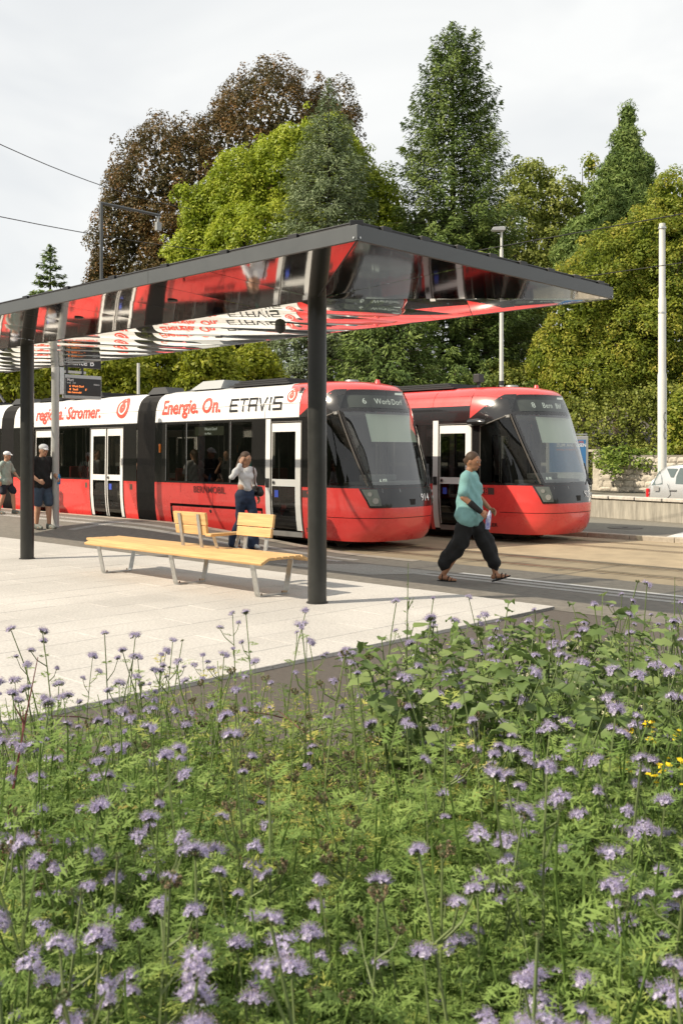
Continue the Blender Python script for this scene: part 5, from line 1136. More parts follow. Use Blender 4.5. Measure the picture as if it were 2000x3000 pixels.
btl = bt.build('bag', mat('white_blue_plastic', (.65, .66, .72), .4, noise=.5, nscale=16, col2=(.10, .12, .5)), None, True); btl.matrix_world = Matrix.Translation(t.location) @ Matrix.Rotation(t.rotation_euler.z, 4, 'Z') @ Matrix.Scale(1.055, 4); tag(btl, 'small white and blue bag held by the woman in teal', 'bag')
# --- woman in white top and flared jeans, hand to her hair
pt = G(718, 1604, -.02); t = person('woman in white cropped top and blue jeans with hand raised to her hair', (pt.x, pt.y, road_z(pt.x, pt.y)), heading(.62, -.78), 1.04)
aR, aL = Vector((-.24, -.07, .10)), Vector((.15, .07, .095)); kR, kL = Vector((-.04, -.08, .50)), Vector((.16, .09, .52)); hR, hL = Vector((0, -.085, .92)), Vector((0, .085, .92))
hp, P, Mh = head_prims((.03, 0, 1.585), .25, .12); shR, shL = Vector((0, -.165, 1.385)), Vector((.0, .165, 1.385)); eR, eL = Vector((.10, -.33, 1.27)), Vector((-.12, .26, 1.14)); wR, wL = Vector((.10, -.15, 1.50)), Vector((-.04, .30, .91))
WHT = cloth('white_knit', (.70, .69, .70), .06); JEAN = cloth('dark_denim', (.022, .036, .075), .3)
body = fused('body', hp+[('c', (.0, 0, 1.36), (.01, 0, 1.47), .07, .052), ('c', shR, shL, .05, .05), ('l', [(shR, .046), (eR, .038), (wR, .025)]), ('l', [(shL, .046), (eL, .038), (wL, .025)]), ('l', [((0, 0, .92), .105), ((0, 0, 1.10), .105), ((0, 0, 1.28), .115)]), ('c', (0, -.04, 1.08), (0, .04, 1.08), .095, .095),
     ('l', [(hR, .085), (kR, .055), (aR, .036)]), ('l', [(hL, .085), (kL, .055), (aL, .036)])]+hand_prims(wR, (-.15, .35, .92), (.5, -.8, .2), 1, .35, 1)+hand_prims(wL, (.25, .1, -.96), (0, 1, 0), 1, .45, -1)+foot_prims(aR, (1, 0, 0))+foot_prims(aL, (1, 0, 0)), SKIN, t, .0095, 2)
face(P, 1.0, body)
fused('hair', [('e', P(-.020, 0, .032), (.102, .088, .098), Mh), ('l', [(P(-.06, .07, -.02), .05), (P(-.06, .10, -.16), .055), (P(-.03, .12, -.28), .03)]), ('l', [(P(-.06, -.07, -.02), .05), (P(-.07, -.10, -.16), .055), (P(-.05, -.12, -.26), .03)]), ('c', P(-.09, 0, -.02), P(-.10, 0, -.25), .07, .05)], HAIRB, t, .010)
fused('shirt', [('l', [((0, 0, 1.08), .125), ((0, 0, 1.2), .125), ((0, 0, 1.33), .12)]), ('c', (.045, -.06, 1.27), (.045, .06, 1.27), .085, .085), ('c', shR, shL, .062, .062), ('l', [(shR, .062), (eR, .055), (eR.lerp(wR, .9), .042)]), ('l', [(shL, .062), (eL, .055), (eL.lerp(wL, .92), .042)])], WHT, t, .011, 4)
fused('jeans', [('c', (0, -.05, .95), (0, .05, .95), .125, .125), ('c', (0, -.05, .88), (0, .05, .88), .135, .135), ('c', (0, 0, .84), (.01, 0, .78), .11, .07), ('l', [(hR, .112), (kR, .075), (aR+Vector((0, 0, .06)), .105), (aR+Vector((0, 0, -.01)), .112)]), ('l', [(hL, .108), (kL, .075), (aL+Vector((0, 0, .06)), .105), (aL+Vector((0, 0, -.01)), .112)])], JEAN, t, .012, 2)
for an, pit in ((aR, -.35), (aL, 0)): shoe('shoe', an, (1, 0, 0), mat('white_leather', (.6, .6, .58), .5), t, 1, 0, pit)
strap = MB(); strap.tube([shL+Vector((.06, -.03, .07)), Vector((.13, .12, 1.15)), Vector((.06, .24, .98))], .012, 6); strap.build('bag_strap', mat('brown_leather', (.10, .05, .03), .6), t); 
fused('handbag', [('c', (-.10, .25, .98), (.10, .25, .98), .075, .075), ('c', (-.10, .25, 1.05), (.10, .25, 1.05), .05, .05)], mat('black_leather', (.02, .018, .018), .45), t, .012)
# --- man in black T-shirt and denim shorts beside the mast
pt = G(124, 1543, .11); t = person('man in black T-shirt, denim shorts and white cap beside the information mast', (pt.x, pt.y, road_z(pt.x, pt.y)), heading(.80, -.60), 1.07)
aR, aL = Vector((-.05, -.10, .10)), Vector((.10, .10, .095)); kR, kL = Vector((.0, -.10, .51)), Vector((.08, .10, .51)); hR, hL = Vector((0, -.095, .93)), Vector((0, .095, .93))
hp, P, Mh = head_prims((.05, 0, 1.61), -.2, .15, 1.03); shR, shL = Vector((0, -.20, 1.42)), Vector((.0, .20, 1.42)); eR, eL = Vector((-.04, -.27, 1.13)), Vector((.02, .27, 1.15)); wR, wL = Vector((.18, -.22, 1.0)), Vector((.24, .20, 1.04))
body = fused('body', hp+[('c', (.0, 0, 1.39), (.01, 0, 1.50), .08, .062), ('c', shR, shL, .06, .06), ('l', [(shR, .056), (eR, .046), (eR.lerp(wR, .4), .046), (wR, .030)]), ('l', [(shL, .056), (eL, .046), (eL.lerp(wL, .4), .046), (wL, .030)]), ('c', (0, 0, .96), (0, 0, 1.32), .12, .13),
     ('l', [(hR, .095), (kR, .063), (kR.lerp(aR, .35), .064), (aR, .038)]), ('l', [(hL, .095), (kL, .063), (kL.lerp(aL, .35), .064), (aL, .038)])]+hand_prims(wR, (.9, .1, -.3), (.1, -.9, .4), 1.08, .7, 1)+hand_prims(wL, (.9, -.1, -.3), (.1, .9, .4), 1.08, .7, -1)+foot_prims(aR, (1, 0, 0))+foot_prims(aL, (1, 0, 0)), SKIN, t, .0105, 2)
face(P, 1.03, body)
fused('hair', [('e', P(-.025, 0, .020), (.098, .084, .09), Mh)], HAIRB, t, .011)
cp = fused('cap', [('e', P(-.008, 0, .060), (.112, .094, .072), Mh), ('l', [(P(.07, -.04, .05), .014), (P(.17, -.02, .035), .010)]), ('l', [(P(.07, .04, .05), .014), (P(.17, .02, .035), .010)]), ('l', [(P(.07, 0, .055), .016), (P(.18, 0, .04), .010)])], cloth('white_cap', (.68, .68, .70), .05), t, .009)
fused('shirt', [('c', (0, -.08, .93), (0, .08, .93), .148, .148), ('l', [((0, 0, .93), .160), ((0, 0, 1.15), .150), ((0, 0, 1.36), .14)]), ('c', (0, -.07, .95), (0, -.10, 1.38), .11, .10), ('c', (0, .07, .95), (0, .10, 1.38), .11, .10), ('c', shR, shL, .075, .075), ('c', shR, shR.lerp(eR, .75), .075, .070), ('c', shL, shL.lerp(eL, .75), .075, .070), ('c', (0, 0, 1.4), (0, 0, 1.45), .09, .075)], BLK, t, .012, 4)
fused('shorts', [('c', (0, -.055, .86), (0, .055, .86), .125, .125), ('l', [(hR-Vector((0, 0, .08)), .112), (kR+Vector((0, 0, .04)), .098)]), ('l', [(hL-Vector((0, 0, .08)), .112), (kL+Vector((0, 0, .04)), .098)])], cloth('blue_denim', (.055, .085, .13), .3), t, .012, 2)
GRS = mat('grey_mesh_shoe', (.16, .17, .15), .7, noise=.5, nscale=30)
for an in (aR, aL): shoe('shoe', an, (1, 0, 0), GRS, t, 1.08, 0, 0)
bo = MB(); q = wL+Vector((.09, -.02, -.03)); bo.tube([q+Vector((-.02, 0, -.09)), q+Vector((-.015, 0, .05)), q+Vector((-.01, 0, .09)), q+Vector((-.008, 0, .12))], [.033, .033, .02, .012], 14)
bot = bo.build('bottle', mat('blue_plastic', (.03, .20, .45), .3), None, True); bot.matrix_world = Matrix.Translation(t.location) @ Matrix.Rotation(t.rotation_euler.z, 4, 'Z') @ Matrix.Scale(1.07, 4); tag(bot, 'blue bottle held by the man in the black T-shirt', 'bottle')
# --- walker cut by the left edge
pt = G(18, 1506, .17); t = person('person in sage T-shirt, dark shorts and pale cap at the left edge', (pt.x, pt.y, road_z(pt.x, pt.y)), heading(.95, -.2), .93)
aR, aL = Vector((-.16, -.09, .10)), Vector((.20, .09, .11)); kR, kL = Vector((-.02, -.10, .51)), Vector((.16, .10, .52))
hp, P, Mh = head_prims((.04, 0, 1.60), -.1, .1); shR, shL = Vector((0, -.18, 1.40)), Vector((.0, .18, 1.40)); eR, eL = Vector((-.12, -.24, 1.14)), Vector((.10, .24, 1.15)); wR, wL = Vector((-.05, -.25, .92)), Vector((.26, .20, 1.0))
hR, hL = Vector((0, -.09, .92)), Vector((0, .09, .92))
body = fused('body', hp+[('c', (.0, 0, 1.37), (.01, 0, 1.48), .075, .058), ('c', shR, shL, .055, .055), ('l', [(shR, .05), (eR, .042), (wR, .027)]), ('l', [(shL, .05), (eL, .042), (wL, .027)]), ('c', (0, 0, .95), (0, 0, 1.30), .11, .12), ('l', [(hR, .09), (kR, .06), (kR.lerp(aR, .35), .060), (aR, .037)]), ('l', [(hL, .09), (kL, .06), (kL.lerp(aL, .35), .060), (aL, .037)])]+hand_prims(wR, (.2, 0, -.97), (0, -1, 0), 1, .5, 1)+hand_prims(wL, (.8, 0, -.5), (0, 1, .3), 1, .5, -1)+foot_prims(aR, (1, 0, 0))+foot_prims(aL, (1, 0, 0)), SKIN, t, .010, 2)
face(P, 1.0, body)
fused('hair', [('e', P(-.025, 0, .015), (.1, .086, .09), Mh)], HAIRB, t, .012); fused('cap', [('e', P(-.008, 0, .060), (.112, .094, .072), Mh), ('l', [(P(.07, 0, .055), .03), (P(.17, 0, .04), .014)])], cloth('white_cap', (.68, .68, .70), .05), t, .010)
fused('shirt', [('c', (0, -.08, .90), (0, .08, .90), .142, .142), ('l', [((0, 0, .90), .155), ((0, 0, 1.15), .145), ((0, 0, 1.34), .13)]), ('c', (0, -.07, .93), (0, -.09, 1.36), .11, .09), ('c', (0, .07, .93), (0, .09, 1.36), .11, .09), ('c', shR, shL, .07, .07), ('c', shR, shR.lerp(eR, .8), .07, .07), ('c', shL, shL.lerp(eL, .8), .07, .07)], cloth('sage_cotton', (.34, .42, .37)), t, .012, 4)
fused('shorts', [('c', (0, -.05, .84), (0, .05, .84), .12, .12), ('l', [(hR-Vector((0, 0, .08)), .11), (kR+Vector((0, 0, .12)), .10)]), ('l', [(hL-Vector((0, 0, .08)), .11), (kL+Vector((0, 0, .12)), .10)])], cloth('navy_cotton', (.015, .018, .03)), t, .012, 2)
for an in (aR, aL): shoe('shoe', an, (1, 0, 0), GRS, t, 1.0)
# --- passengers seen through the glass
def passenger(label, x, y, yaw, shirt, hair, stand=False, cap=None, hand=None, T=tram914, group=None):
    z0 = .33 if stand else .33-.24
    t = thing('person', label, 'person', (T.location.x+x, T.location.y+y, z0), yaw, group)
    hp, P, Mh = head_prims((.02, 0, 1.60), 0, .1); shR, shL = Vector((0, -.18, 1.40)), Vector((0, .18, 1.40)); eR, eL = Vector((.05, -.24, 1.14)), Vector((.05, .24, 1.14)); wR, wL = Vector((.26, -.14, 1.05)), Vector((.26, .14, 1.05))
    if hand == 'chin': eR, wR = Vector((.22, -.16, 1.20)), Vector((.16, -.03, 1.44))
    if hand == 'rail': eR, wR = Vector((.22, -.2, 1.30)), Vector((.42, -.12, 1.46))
    if stand: lg = [('l', [((0, s*.09, .92), .09), ((0.02, s*.1, .5), .06), ((0, s*.1, .09), .04)]) for s in (-1, 1)]
    else: lg = [('l', [((0, s*.09, .95), .09), ((.42, s*.1, .93), .07), ((.44, s*.1, .32), .045)]) for s in (-1, 1)]
    bd = fused('body', hp+[('c', (0, 0, 1.36), (.01, 0, 1.48), .075, .058), ('c', shR, shL, .055, .055), ('l', [(shR, .05), (eR, .042), (wR, .028)]), ('l', [(shL, .05), (eL, .042), (wL, .028)]), ('c', (0, 0, .95), (0, 0, 1.3), .12, .12)]+lg+hand_prims(wR, (.5, .1, .6) if hand else (.9, 0, -.3), (0, -1, .2), 1, .5, 1)+hand_prims(wL, (.9, 0, -.3), (0, 1, .2), 1, .5, -1), SKIN, t, .016, 2)
    fused('hair', [('e', P(-.025, 0, .025), (.102, .088, .095), Mh)]+([('c', P(-.08, 0, 0), P(-.08, 0, -.22), .075, .06)] if hair == HAIRB and not stand and not cap and hand is None else []), hair, t, .013)
    if cap: fused('cap', [('e', P(-.008, 0, .060), (.112, .094, .072), Mh), ('l', [(P(.07, 0, .055), .03), (P(.17, 0, .04), .014)])], cap, t, .013)
    fused('shirt', [('l', [((0, 0, .93), .15), ((0, 0, 1.15), .14), ((0, 0, 1.35), .13)]), ('c', (0, -.07, .95), (0, -.1, 1.37), .1, .09), ('c', (0, .07, .95), (0, .1, 1.37), .1, .09), ('c', shR, shL, .07, .07), ('c', shR, shR.lerp(eR, .8), .07, .062), ('c', shL, shL.lerp(eL, .8), .07, .062)], shirt, t, .017, 3)
    fused('trousers', [('l', [(Vector(q[0]), q[1]+.02) for q in l_[1][:2]]+[(Vector(l_[1][2][0])+Vector((0, 0, .08)), .075)]) for l_ in lg], BLK, t, .018, 2)
passenger('grey-haired passenger in dark shirt with hand at his chin, middle tram window', -4.75, -.60, R(-100), cloth('charcoal_cotton', (.03, .03, .032)), HAIRG, hand='chin')
passenger('long-haired passenger in white top at the left half of the middle tram window', -5.95, -.62, R(180), WHT, HAIRB)
passenger('passenger in turquoise shirt at the window beside the tram\'s front door', -3.75, -.62, R(180), cloth('turquoise_cotton', (.06, .30, .28)), HAIRG)
passenger('dark-haired passenger in white collared shirt at the rear tram window', -9.95, -.66, 0, WHT, HAIRB, hand=None, cap=None)
passenger('standing passenger in dark shirt and pale cap behind the front tram door', -2.35, -.15, R(-120), cloth('charcoal_cotton', (.03, .03, .032)), HAIRB, True, cloth('white_cap', (.68, .68, .70), .05), 'rail')
passenger('passenger in striped shirt holding on behind the front tram door', -2.05, -.45, R(200), mat('striped_shirt', (.5, .5, .5), .9, noise=.8, nscale=30, stretch=(.2, .2, 3), col2=(.03, .03, .05)), HAIRB, True, None, 'rail')
passenger('standing passenger in dark clothes behind the double tram door', -8.4, -.2, R(-60), cloth('navy_cotton', (.015, .018, .03)), HAIRB, True)
# ------------------------------------------------------------------ flower bed
BX = [(-3, -5.6), (0, -5.2), (2.4, -4.95), (3.1, -4.55), (4.3, -3.75), (6.2, -2.95), (7.5, -2.7)]
def bed_x(y): return interp(BX, y)
def vis(x, y, z=.6):
    d = -SA*x+CA*y; xc = CA*x+SA*y
    if d < .6: return None
    return d, 1000+FPX*xc/d, HOR+FPX*(EYE-z)/d
sb = MB(); sb.grid(lambda u, v: (lerp(bed_x(lerp(-3, 6.5, v)), 4.5, u), lerp(-3, 6.5, v), -.03+.05*min(1, u*8)), 16, 24); tag(sb.build('flower_bed_soil', M_SOIL, smooth=True), kind='structure')
L_PHA = leafmat('phacelia_leaf', [(0, (.090, .160, .036)), (.4, (.170, .265, .062)), (.7, (.270, .370, .098)), (.86, (.40, .43, .10)), (1, (.50, .44, .13))], .6, .35)
L_HEAD = leafmat('phacelia_head', [(0, (.09, .13, .05)), (.22, (.17, .22, .10)), (.30, (.25, .19, .11)), (.42, (.34, .25, .16)), (.50, (.34, .29, .45)), (.72, (.64, .59, .77)), (1, (.88, .84, .92))], .6, .35)
L_NIGHT = leafmat('nightshade_leaf', [(0, (.095, .150, .045)), (.5, (.155, .225, .070)), (1, (.25, .32, .11))], .5, .3)
L_STEM = leafmat('plant_stem', [(0, (.10, .15, .05)), (.5, (.16, .20, .08)), (.75, (.14, .085, .05)), (1, (.20, .07, .07))], .6, .1)
L_YEL = leafmat('mustard_petal', [(0, (.10, .15, .04)), (.4, (.14, .19, .05)), (.5, (.75, .55, .01)), (1, (.85, .68, .03))], .5, .3)
def stem_tube(pts, r, n=4):
    b = MB(); b.tube(pts, r, n, False); V = np.array(b.v); F_ = np.array(b.f); return V[F_].reshape(-1, 3)        # unshared quads
def fern_leaf(L, dirv, up, r_, n=9, lob=4):
    """pinnate leaf with lobed leaflets, as unshared quads (k*4,3)"""
    dirv = dirv/np.linalg.norm(dirv); side = np.cross(dirv, up); side /= np.linalg.norm(side); up = np.cross(side, dirv); C, N_, S_, U_, A_ = [], [], [], [], []
    drp = r_.uniform(.25, .7)
    for i in range(1, n+1):
        f = i/n; c = dirv*L*f+up*(-drp*L*f*f*.6); ll = L*.36*math.sin(math.pi*min(1, .18+.78*f))*r_.uniform(.8, 1.15)+.006
        for sg in (-1, 1):
            if i == n and sg == 1: continue
            dv = side*sg*(1 if i < n else .05)+dirv*r_.uniform(.35, .7)*(1 if i < n else 3)+up*r_.uniform(-.35, .15); dv /= np.linalg.norm(dv)
            C.append(c+dv*ll*.5); U_.append(dv); N_.append(up+r_.normal(size=3)*.25); S_.append(ll); A_.append(.17)
            for q, g2 in ((.38, 1), (.45, -1), (.68, 1), (.72, -1))[:lob]:
                lv = np.cross(up, dv)*g2*.8+dv*.75; lv /= np.linalg.norm(lv); l2 = ll*.36; C.append(c+dv*ll*q+lv*l2*.5); U_.append(lv); N_.append(up+r_.normal(size=3)*.25); S_.append(l2*1.1); A_.append(.24)
    V = []
    C, N_, S_, U_, A_ = map(np.array, (C, N_, S_, U_, A_)); n_ = nrm(N_); t_ = nrm(U_-n_*np.sum(U_*n_, 1, keepdims=True)); b_ = np.cross(n_, t_); l_ = S_[:, None]*.5; w_ = l_*A_[:, None]
    return np.stack([C-t_*l_, C+b_*w_, C+t_*l_, C-b_*w_], 1).reshape(-1, 3)
def fern_plant(seed, h, nl, lmax=.2, n=9, lob=4):
    r_ = np.random.default_rng(seed); V, var = [], []
    lean = r_.normal(size=2)*.10; st = [(0, 0, 0), (lean[0]*.3, lean[1]*.3, h*.4), (lean[0]*.8, lean[1]*.8, h*.75), (lean[0], lean[1], h*.98)]
    q = stem_tube(st, [.0055, .0045, .0035, .002]); V.append(q); var.append(np.full(len(q), .25))
    for k in range(nl):
        f = .12+.86*(k+r_.random()*.6)/nl; z = h*f; a = k*2.4+r_.random(); L = lmax*(1.05-.62*f)*r_.uniform(.75, 1.2); dv = np.array([math.cos(a), math.sin(a), r_.uniform(.15, .75)])
        q = fern_leaf(L, dv, np.array([0, 0, 1.])+r_.normal(size=3)*.15, r_, n, lob)+np.array([lean[0]*f, lean[1]*f, z]); V.append(q); var.append(np.full(len(q), np.clip(.22+.38*f+r_.normal()*.10, 0, .8)))
    return np.concatenate(V), np.concatenate(var)
def head_mesh(seed, R0=.032, bloom=1.0):
    r_ = np.random.default_rng(seed); C, N_, S_, U_, A_, VR = [], [], [], [], [], []
    def add(c, n, s, u, a, v): C.append(c); N_.append(n); S_.append(s); U_.append(u); A_.append(a); VR.append(v)
    ncy = r_.integers(3, 6)
    for cy in range(ncy):
        az = cy*2*math.pi/ncy+r_.random()*.8; dv = np.array([math.cos(az), math.sin(az), 0]); sd = np.array([-dv[1], dv[0], 0]); m_ = 9
        for k in range(m_):
            a = k/m_*1.85; rr = R0*r_.uniform(.85, 1.1); c = dv*rr*(.25+.80*math.sin(a*.75))+np.array([0, 0, rr*(.55*math.cos(a*.9)+.15)]); nn = c/np.linalg.norm(c)+np.array([0, 0, .25]); nn /= np.linalg.norm(nn)
            for sg in (-1, 1):
                cc = c+sd*sg*.0075+r_.normal(size=3)*.003
                add(cc-nn*.006, r_.normal(size=3), .013, nn+r_.normal(size=3)*.3, .5, r_.uniform(.02, .26))
                add(cc-nn*.009, r_.normal(size=3), .012, nn+r_.normal(size=3)*.6, .4, r_.uniform(.02, .40))
                if k < m_*bloom*.85:
                    t0 = r_.normal(size=3); t0 -= nn*(t0@nn); t0 /= np.linalg.norm(t0); t1 = np.cross(nn, t0); lb = r_.uniform(.55, 1.0)
                    for p in range(5):
                        b_ = p*2*math.pi/5; pd = t0*math.cos(b_)+t1*math.sin(b_); up_ = pd*.8+nn*.6; add(cc+up_*.0045+nn*.003, nn*1.0-pd*.6, .0098, up_, .85, np.clip(lb+r_.normal()*.07, .52, 1))
                    for p in range(4):
                        sv = nn+r_.normal(size=3)*.33; sv /= np.linalg.norm(sv); add(cc+sv*.013, r_.normal(size=3), .024, sv, .06, r_.uniform(.5, .66)); add(cc+sv*.0255, r_.normal(size=3), .0035, sv, .7, r_.uniform(.42, .52))
    C, N_, S_, U_, A_ = map(np.array, (C, N_, S_, U_, A_)); n_ = nrm(N_); t_ = nrm(U_-n_*np.sum(U_*n_, 1, keepdims=True)); b_ = np.cross(n_, t_); l_ = S_[:, None]*.5; w_ = l_*A_[:, None]
    return np.stack([C-t_*l_, C+b_*w_, C+t_*l_, C-b_*w_], 1).reshape(-1, 3), np.repeat(np.array(VR), 4)
def seed_head(seed):
    """spent head: upright curled cymes, brown and grey-green"""
    r_ = np.random.default_rng(seed); V, var = [], []
    for cy in range(r_.integers(3, 6)):
        az = cy*1.5+r_.random(); dv = np.array([math.cos(az), math.sin(az), 0]); L = r_.uniform(.035, .06)
        for k in range(26):
            f = k/26; c = dv*(.008+.020*math.sin(f*2.8))+np.array([0, 0, L*f*(1.25-.5*f)]); n = 2
            for q in range(n):
                u = r_.normal(size=3)*.7+np.array([0, 0, .9])+dv*.4; u /= np.linalg.norm(u); nn = r_.normal(size=3); nn -= u*(nn@u); nn /= np.linalg.norm(nn); b_ = np.cross(nn, u); s = .0065; cc = c+r_.normal(size=3)*.003; V.append(np.array([cc-u*s, cc+b_*s*.55, cc+u*s, cc-b_*s*.55])); var.append(np.full(4, r_.choice([r_.uniform(.0, .2), r_.uniform(.28, .44)], p=[.45, .55])))
    return np.concatenate(V), np.concatenate(var)
def mk(name, Vv, m, n=None):
    V, v = Vv; me = npmesh(name, V, quads(len(V)//4), m, None, v); d = me.data; bpy.data.objects.remove(me); return d
HEADS = [mk('flower_head', head_mesh(40+k, .026+.003*k, (.8, 1, 1, .9)[k]), L_HEAD) for k in range(4)]
BUDS = [mk('flower_head', head_mesh(60+k, .020, .0), L_HEAD) for k in range(2)]
SEEDS = [mk('seed_head', seed_head(80+k), L_HEAD) for k in range(3)]
# flowering stems: stem + foliage meshes of a few habits, shared between plants
HAB = []
for k in range(9):
    r_ = np.random.default_rng(300+k); h = 1.0; lean = r_.normal(size=2)*.10; tips = []
    pts = [np.array([lean[0]*f*f, lean[1]*f*f, h*f]) for f in np.linspace(0, 1, 6)]; V = [stem_tube([tuple(p) for p in pts], [.006, .0055, .005, .004, .0035, .003])]; tips.append((pts[-1], 1.0))
    for b_ in range((2, 1, 3, 2, 1, 2, 3, 0, 2)[k]):
        f = r_.uniform(.62, .86); p0 = np.array([lean[0]*f*f, lean[1]*f*f, h*f]); a = r_.random()*6.28; L = r_.uniform(.08, .17); tip = p0+np.array([math.cos(a)*L*.62, math.sin(a)*L*.62, L*r_.uniform(.6, 1.0)]); V.append(stem_tube([tuple(p0), tuple(p0*.5+tip*.5+np.array([math.cos(a), math.sin(a), -.2])*.015), tuple(tip)], [.0035, .003, .0025])); tips.append((tip, r_.uniform(.65, 1.0)))
    V = np.concatenate(V); stem = mk('phacelia_plant', (V, np.full(len(V), .2+.25*r_.random())), L_STEM)
    LV, lv = [], []
    for i in range(8):
        f = .22+.66*(i+r_.random()*.7)/8; a = i*2.4+k; L = .15*(1.15-.75*f)*r_.uniform(.8, 1.2); q = fern_leaf(L, np.array([math.cos(a), math.sin(a), r_.uniform(.1, .7)]), np.array([0, 0, 1.])+r_.normal(size=3)*.15, r_)+np.array([lean[0]*f*f, lean[1]*f*f, h*f]); LV.append(q); lv.append(np.full(len(q), np.clip(.3+.35*f+r_.normal()*.1, 0, .8)))
    fol = mk('foliage', (np.concatenate(LV), np.concatenate(lv)), L_PHA); HAB.append((stem, fol, tips))
prng = random.Random(11)
def dry(px_, py): return math.exp(-(((px_-900)/330)**2+((py-2180)/330)**2))
placed = []
def try_place(gap, dmin, dmax, zt, tries=4000, want=300, dens=None):
    out = []
    for _ in range(tries):
        if len(out) >= want: break
        d = dmin*(dmax/dmin)**prng.random(); u = prng.uniform(-60, 2060); x, y = W((u-1000)/FPX*d, d)
        if x < bed_x(y)+.05 or y > 6.35: continue
        if any((x-a)**2+(y-b)**2 < (gap*(.6+.12*d))**2 for a, b in placed): continue
        v = HOR+FPX*(EYE-zt)/d
        if v > 3060: continue
        if dens and prng.random() > dens(u, v, d): continue
        placed.append((x, y)); out.append((x, y, d, u, v))
    return out
def fl_dens(u, v, d): 
    return (1-.72*dry(u, v))
spots = try_place(.108, 1.30, 7.2, .86, 40000, 295, fl_dens)
lab_f = 'lilac phacelia plant with feathery leaves in the flower bed'
lab_s = 'spent phacelia plant with curled brown seed heads in the flower bed'
for i, (x, y, d, u, v) in enumerate(spots):
    hb = HAB[i % 9]; sd = dry(u, v)*1.6+.07; spent = prng.random() < sd*.6
    hgt = prng.uniform(.70, .98)*(1 if d > 1.9 else .98)
    if prng.random() < .32: hgt *= .84
    edge = x-bed_x(y)
    if u < 900 and d > 3.0: hgt *= .84
    o = ob('phacelia_plant', hb[0], None, None, (x, y, -.01)); o.rotation_euler = (prng.gauss(0, .05), prng.gauss(0, .05), prng.random()*6.28); o.scale = (hgt, hgt, hgt)
    zn = ('near' if d < 2.1 else 'middle' if d < 3.6 else 'far')+' '+('left' if u < 667 else 'centre' if u < 1333 else 'right'); nh = ('one', 'two', 'three', 'four')[len(hb[2])-1]
    tall = 'short' if hgt < .74 else 'tall'
    tag(o, f'{tall} spent phacelia with {nh} brown curled seed heads, {zn} of the bed' if spent else f'{tall} phacelia with {nh} lilac flower head{"s" if nh != "one" else ""}, {zn} of the bed', 'flower', f'{tall} {nh}-headed {"spent" if spent else "lilac"} phacelia, {zn}')
    f_ = ob('foliage', hb[1], None, o)
    for tip, sc in hb[2]:
        if spent: me = SEEDS[prng.randrange(3)]
        elif prng.random() < .12: me = BUDS[prng.randrange(2)]
        else: me = HEADS[prng.randrange(4)]
        c = ob(me.name.split('.')[0], me, None, o, tuple(tip)); k = sc*prng.uniform(.62, 1.2)/hgt; k *= .64; c.scale = (k, k, k); c.rotation_euler = (prng.gauss(0, .3), prng.gauss(0, .3), prng.random()*6.28)
# the leafy mass under them: one mesh
def meadow():
    prot = [fern_plant(500+k, .70, 14, .19, 8, 2) for k in range(6)]; far = [fern_plant(520+k, .70, 11, .22, 5, 2) for k in range(6)]; prot2 = [fern_plant(540+k, .70, 14, .19, 8, 4) for k in range(3)]; Vs, vs_ = [], []; r_ = np.random.default_rng(5); n = 0
    for _ in range(18000):
        if n >= 900: break
        d = 1.15*(7.2/1.15)**(r_.random()**.8); u = r_.uniform(-140, 2140); x, y = W((u-1000)/FPX*d, d); e = x-bed_x(y)
        if e < 0 or y > 6.4: continue
        v = HOR+FPX*(EYE-.5)/d
        if v > 3250: continue
        dr = dry(u, v); s = r_.uniform(.75, 1.2)*(.60+.40*min(1, e/.5))*(1-.30*dr)*(1+.10*math.sin(x*3.1)*math.sin(y*2.7+1))
        if u < 700 and d > 3.2: s *= .74+.26*max(0, (u-350)/350) if u > 350 else .74
        if r_.random() < .35*dr or (u > 1080 and d > 3.6 and r_.random() < .55): continue
        V, v0 = far[r_.integers(6)] if d > 3.1 else prot[r_.integers(6)] if d > 1.9 else prot2[r_.integers(3)]; a = r_.random()*6.28; c_, s_ = math.cos(a), math.sin(a); Q = V*s; Q = np.stack([Q[:, 0]*c_-Q[:, 1]*s_, Q[:, 0]*s_+Q[:, 1]*c_, Q[:, 2]], 1)
        Q[:, 0] += Q[:, 2]*r_.normal()*.14; Q[:, 1] += Q[:, 2]*r_.normal()*.14
        Vs.append(Q+np.array([x, y, -.01])); yl = .42*dr*r_.random()+(.30 if r_.random() < .22*dr+.04 else 0); vs_.append(np.clip(v0+r_.normal()*.06+yl, 0, 1)); n += 1
    V = np.concatenate(Vs); tag(npmesh('meadow_foliage', V, quads(len(V)//4), L_PHA, None, np.concatenate(vs_)), 'feathery green phacelia foliage filling the flower bed', 'foliage', kind='stuff')
meadow()
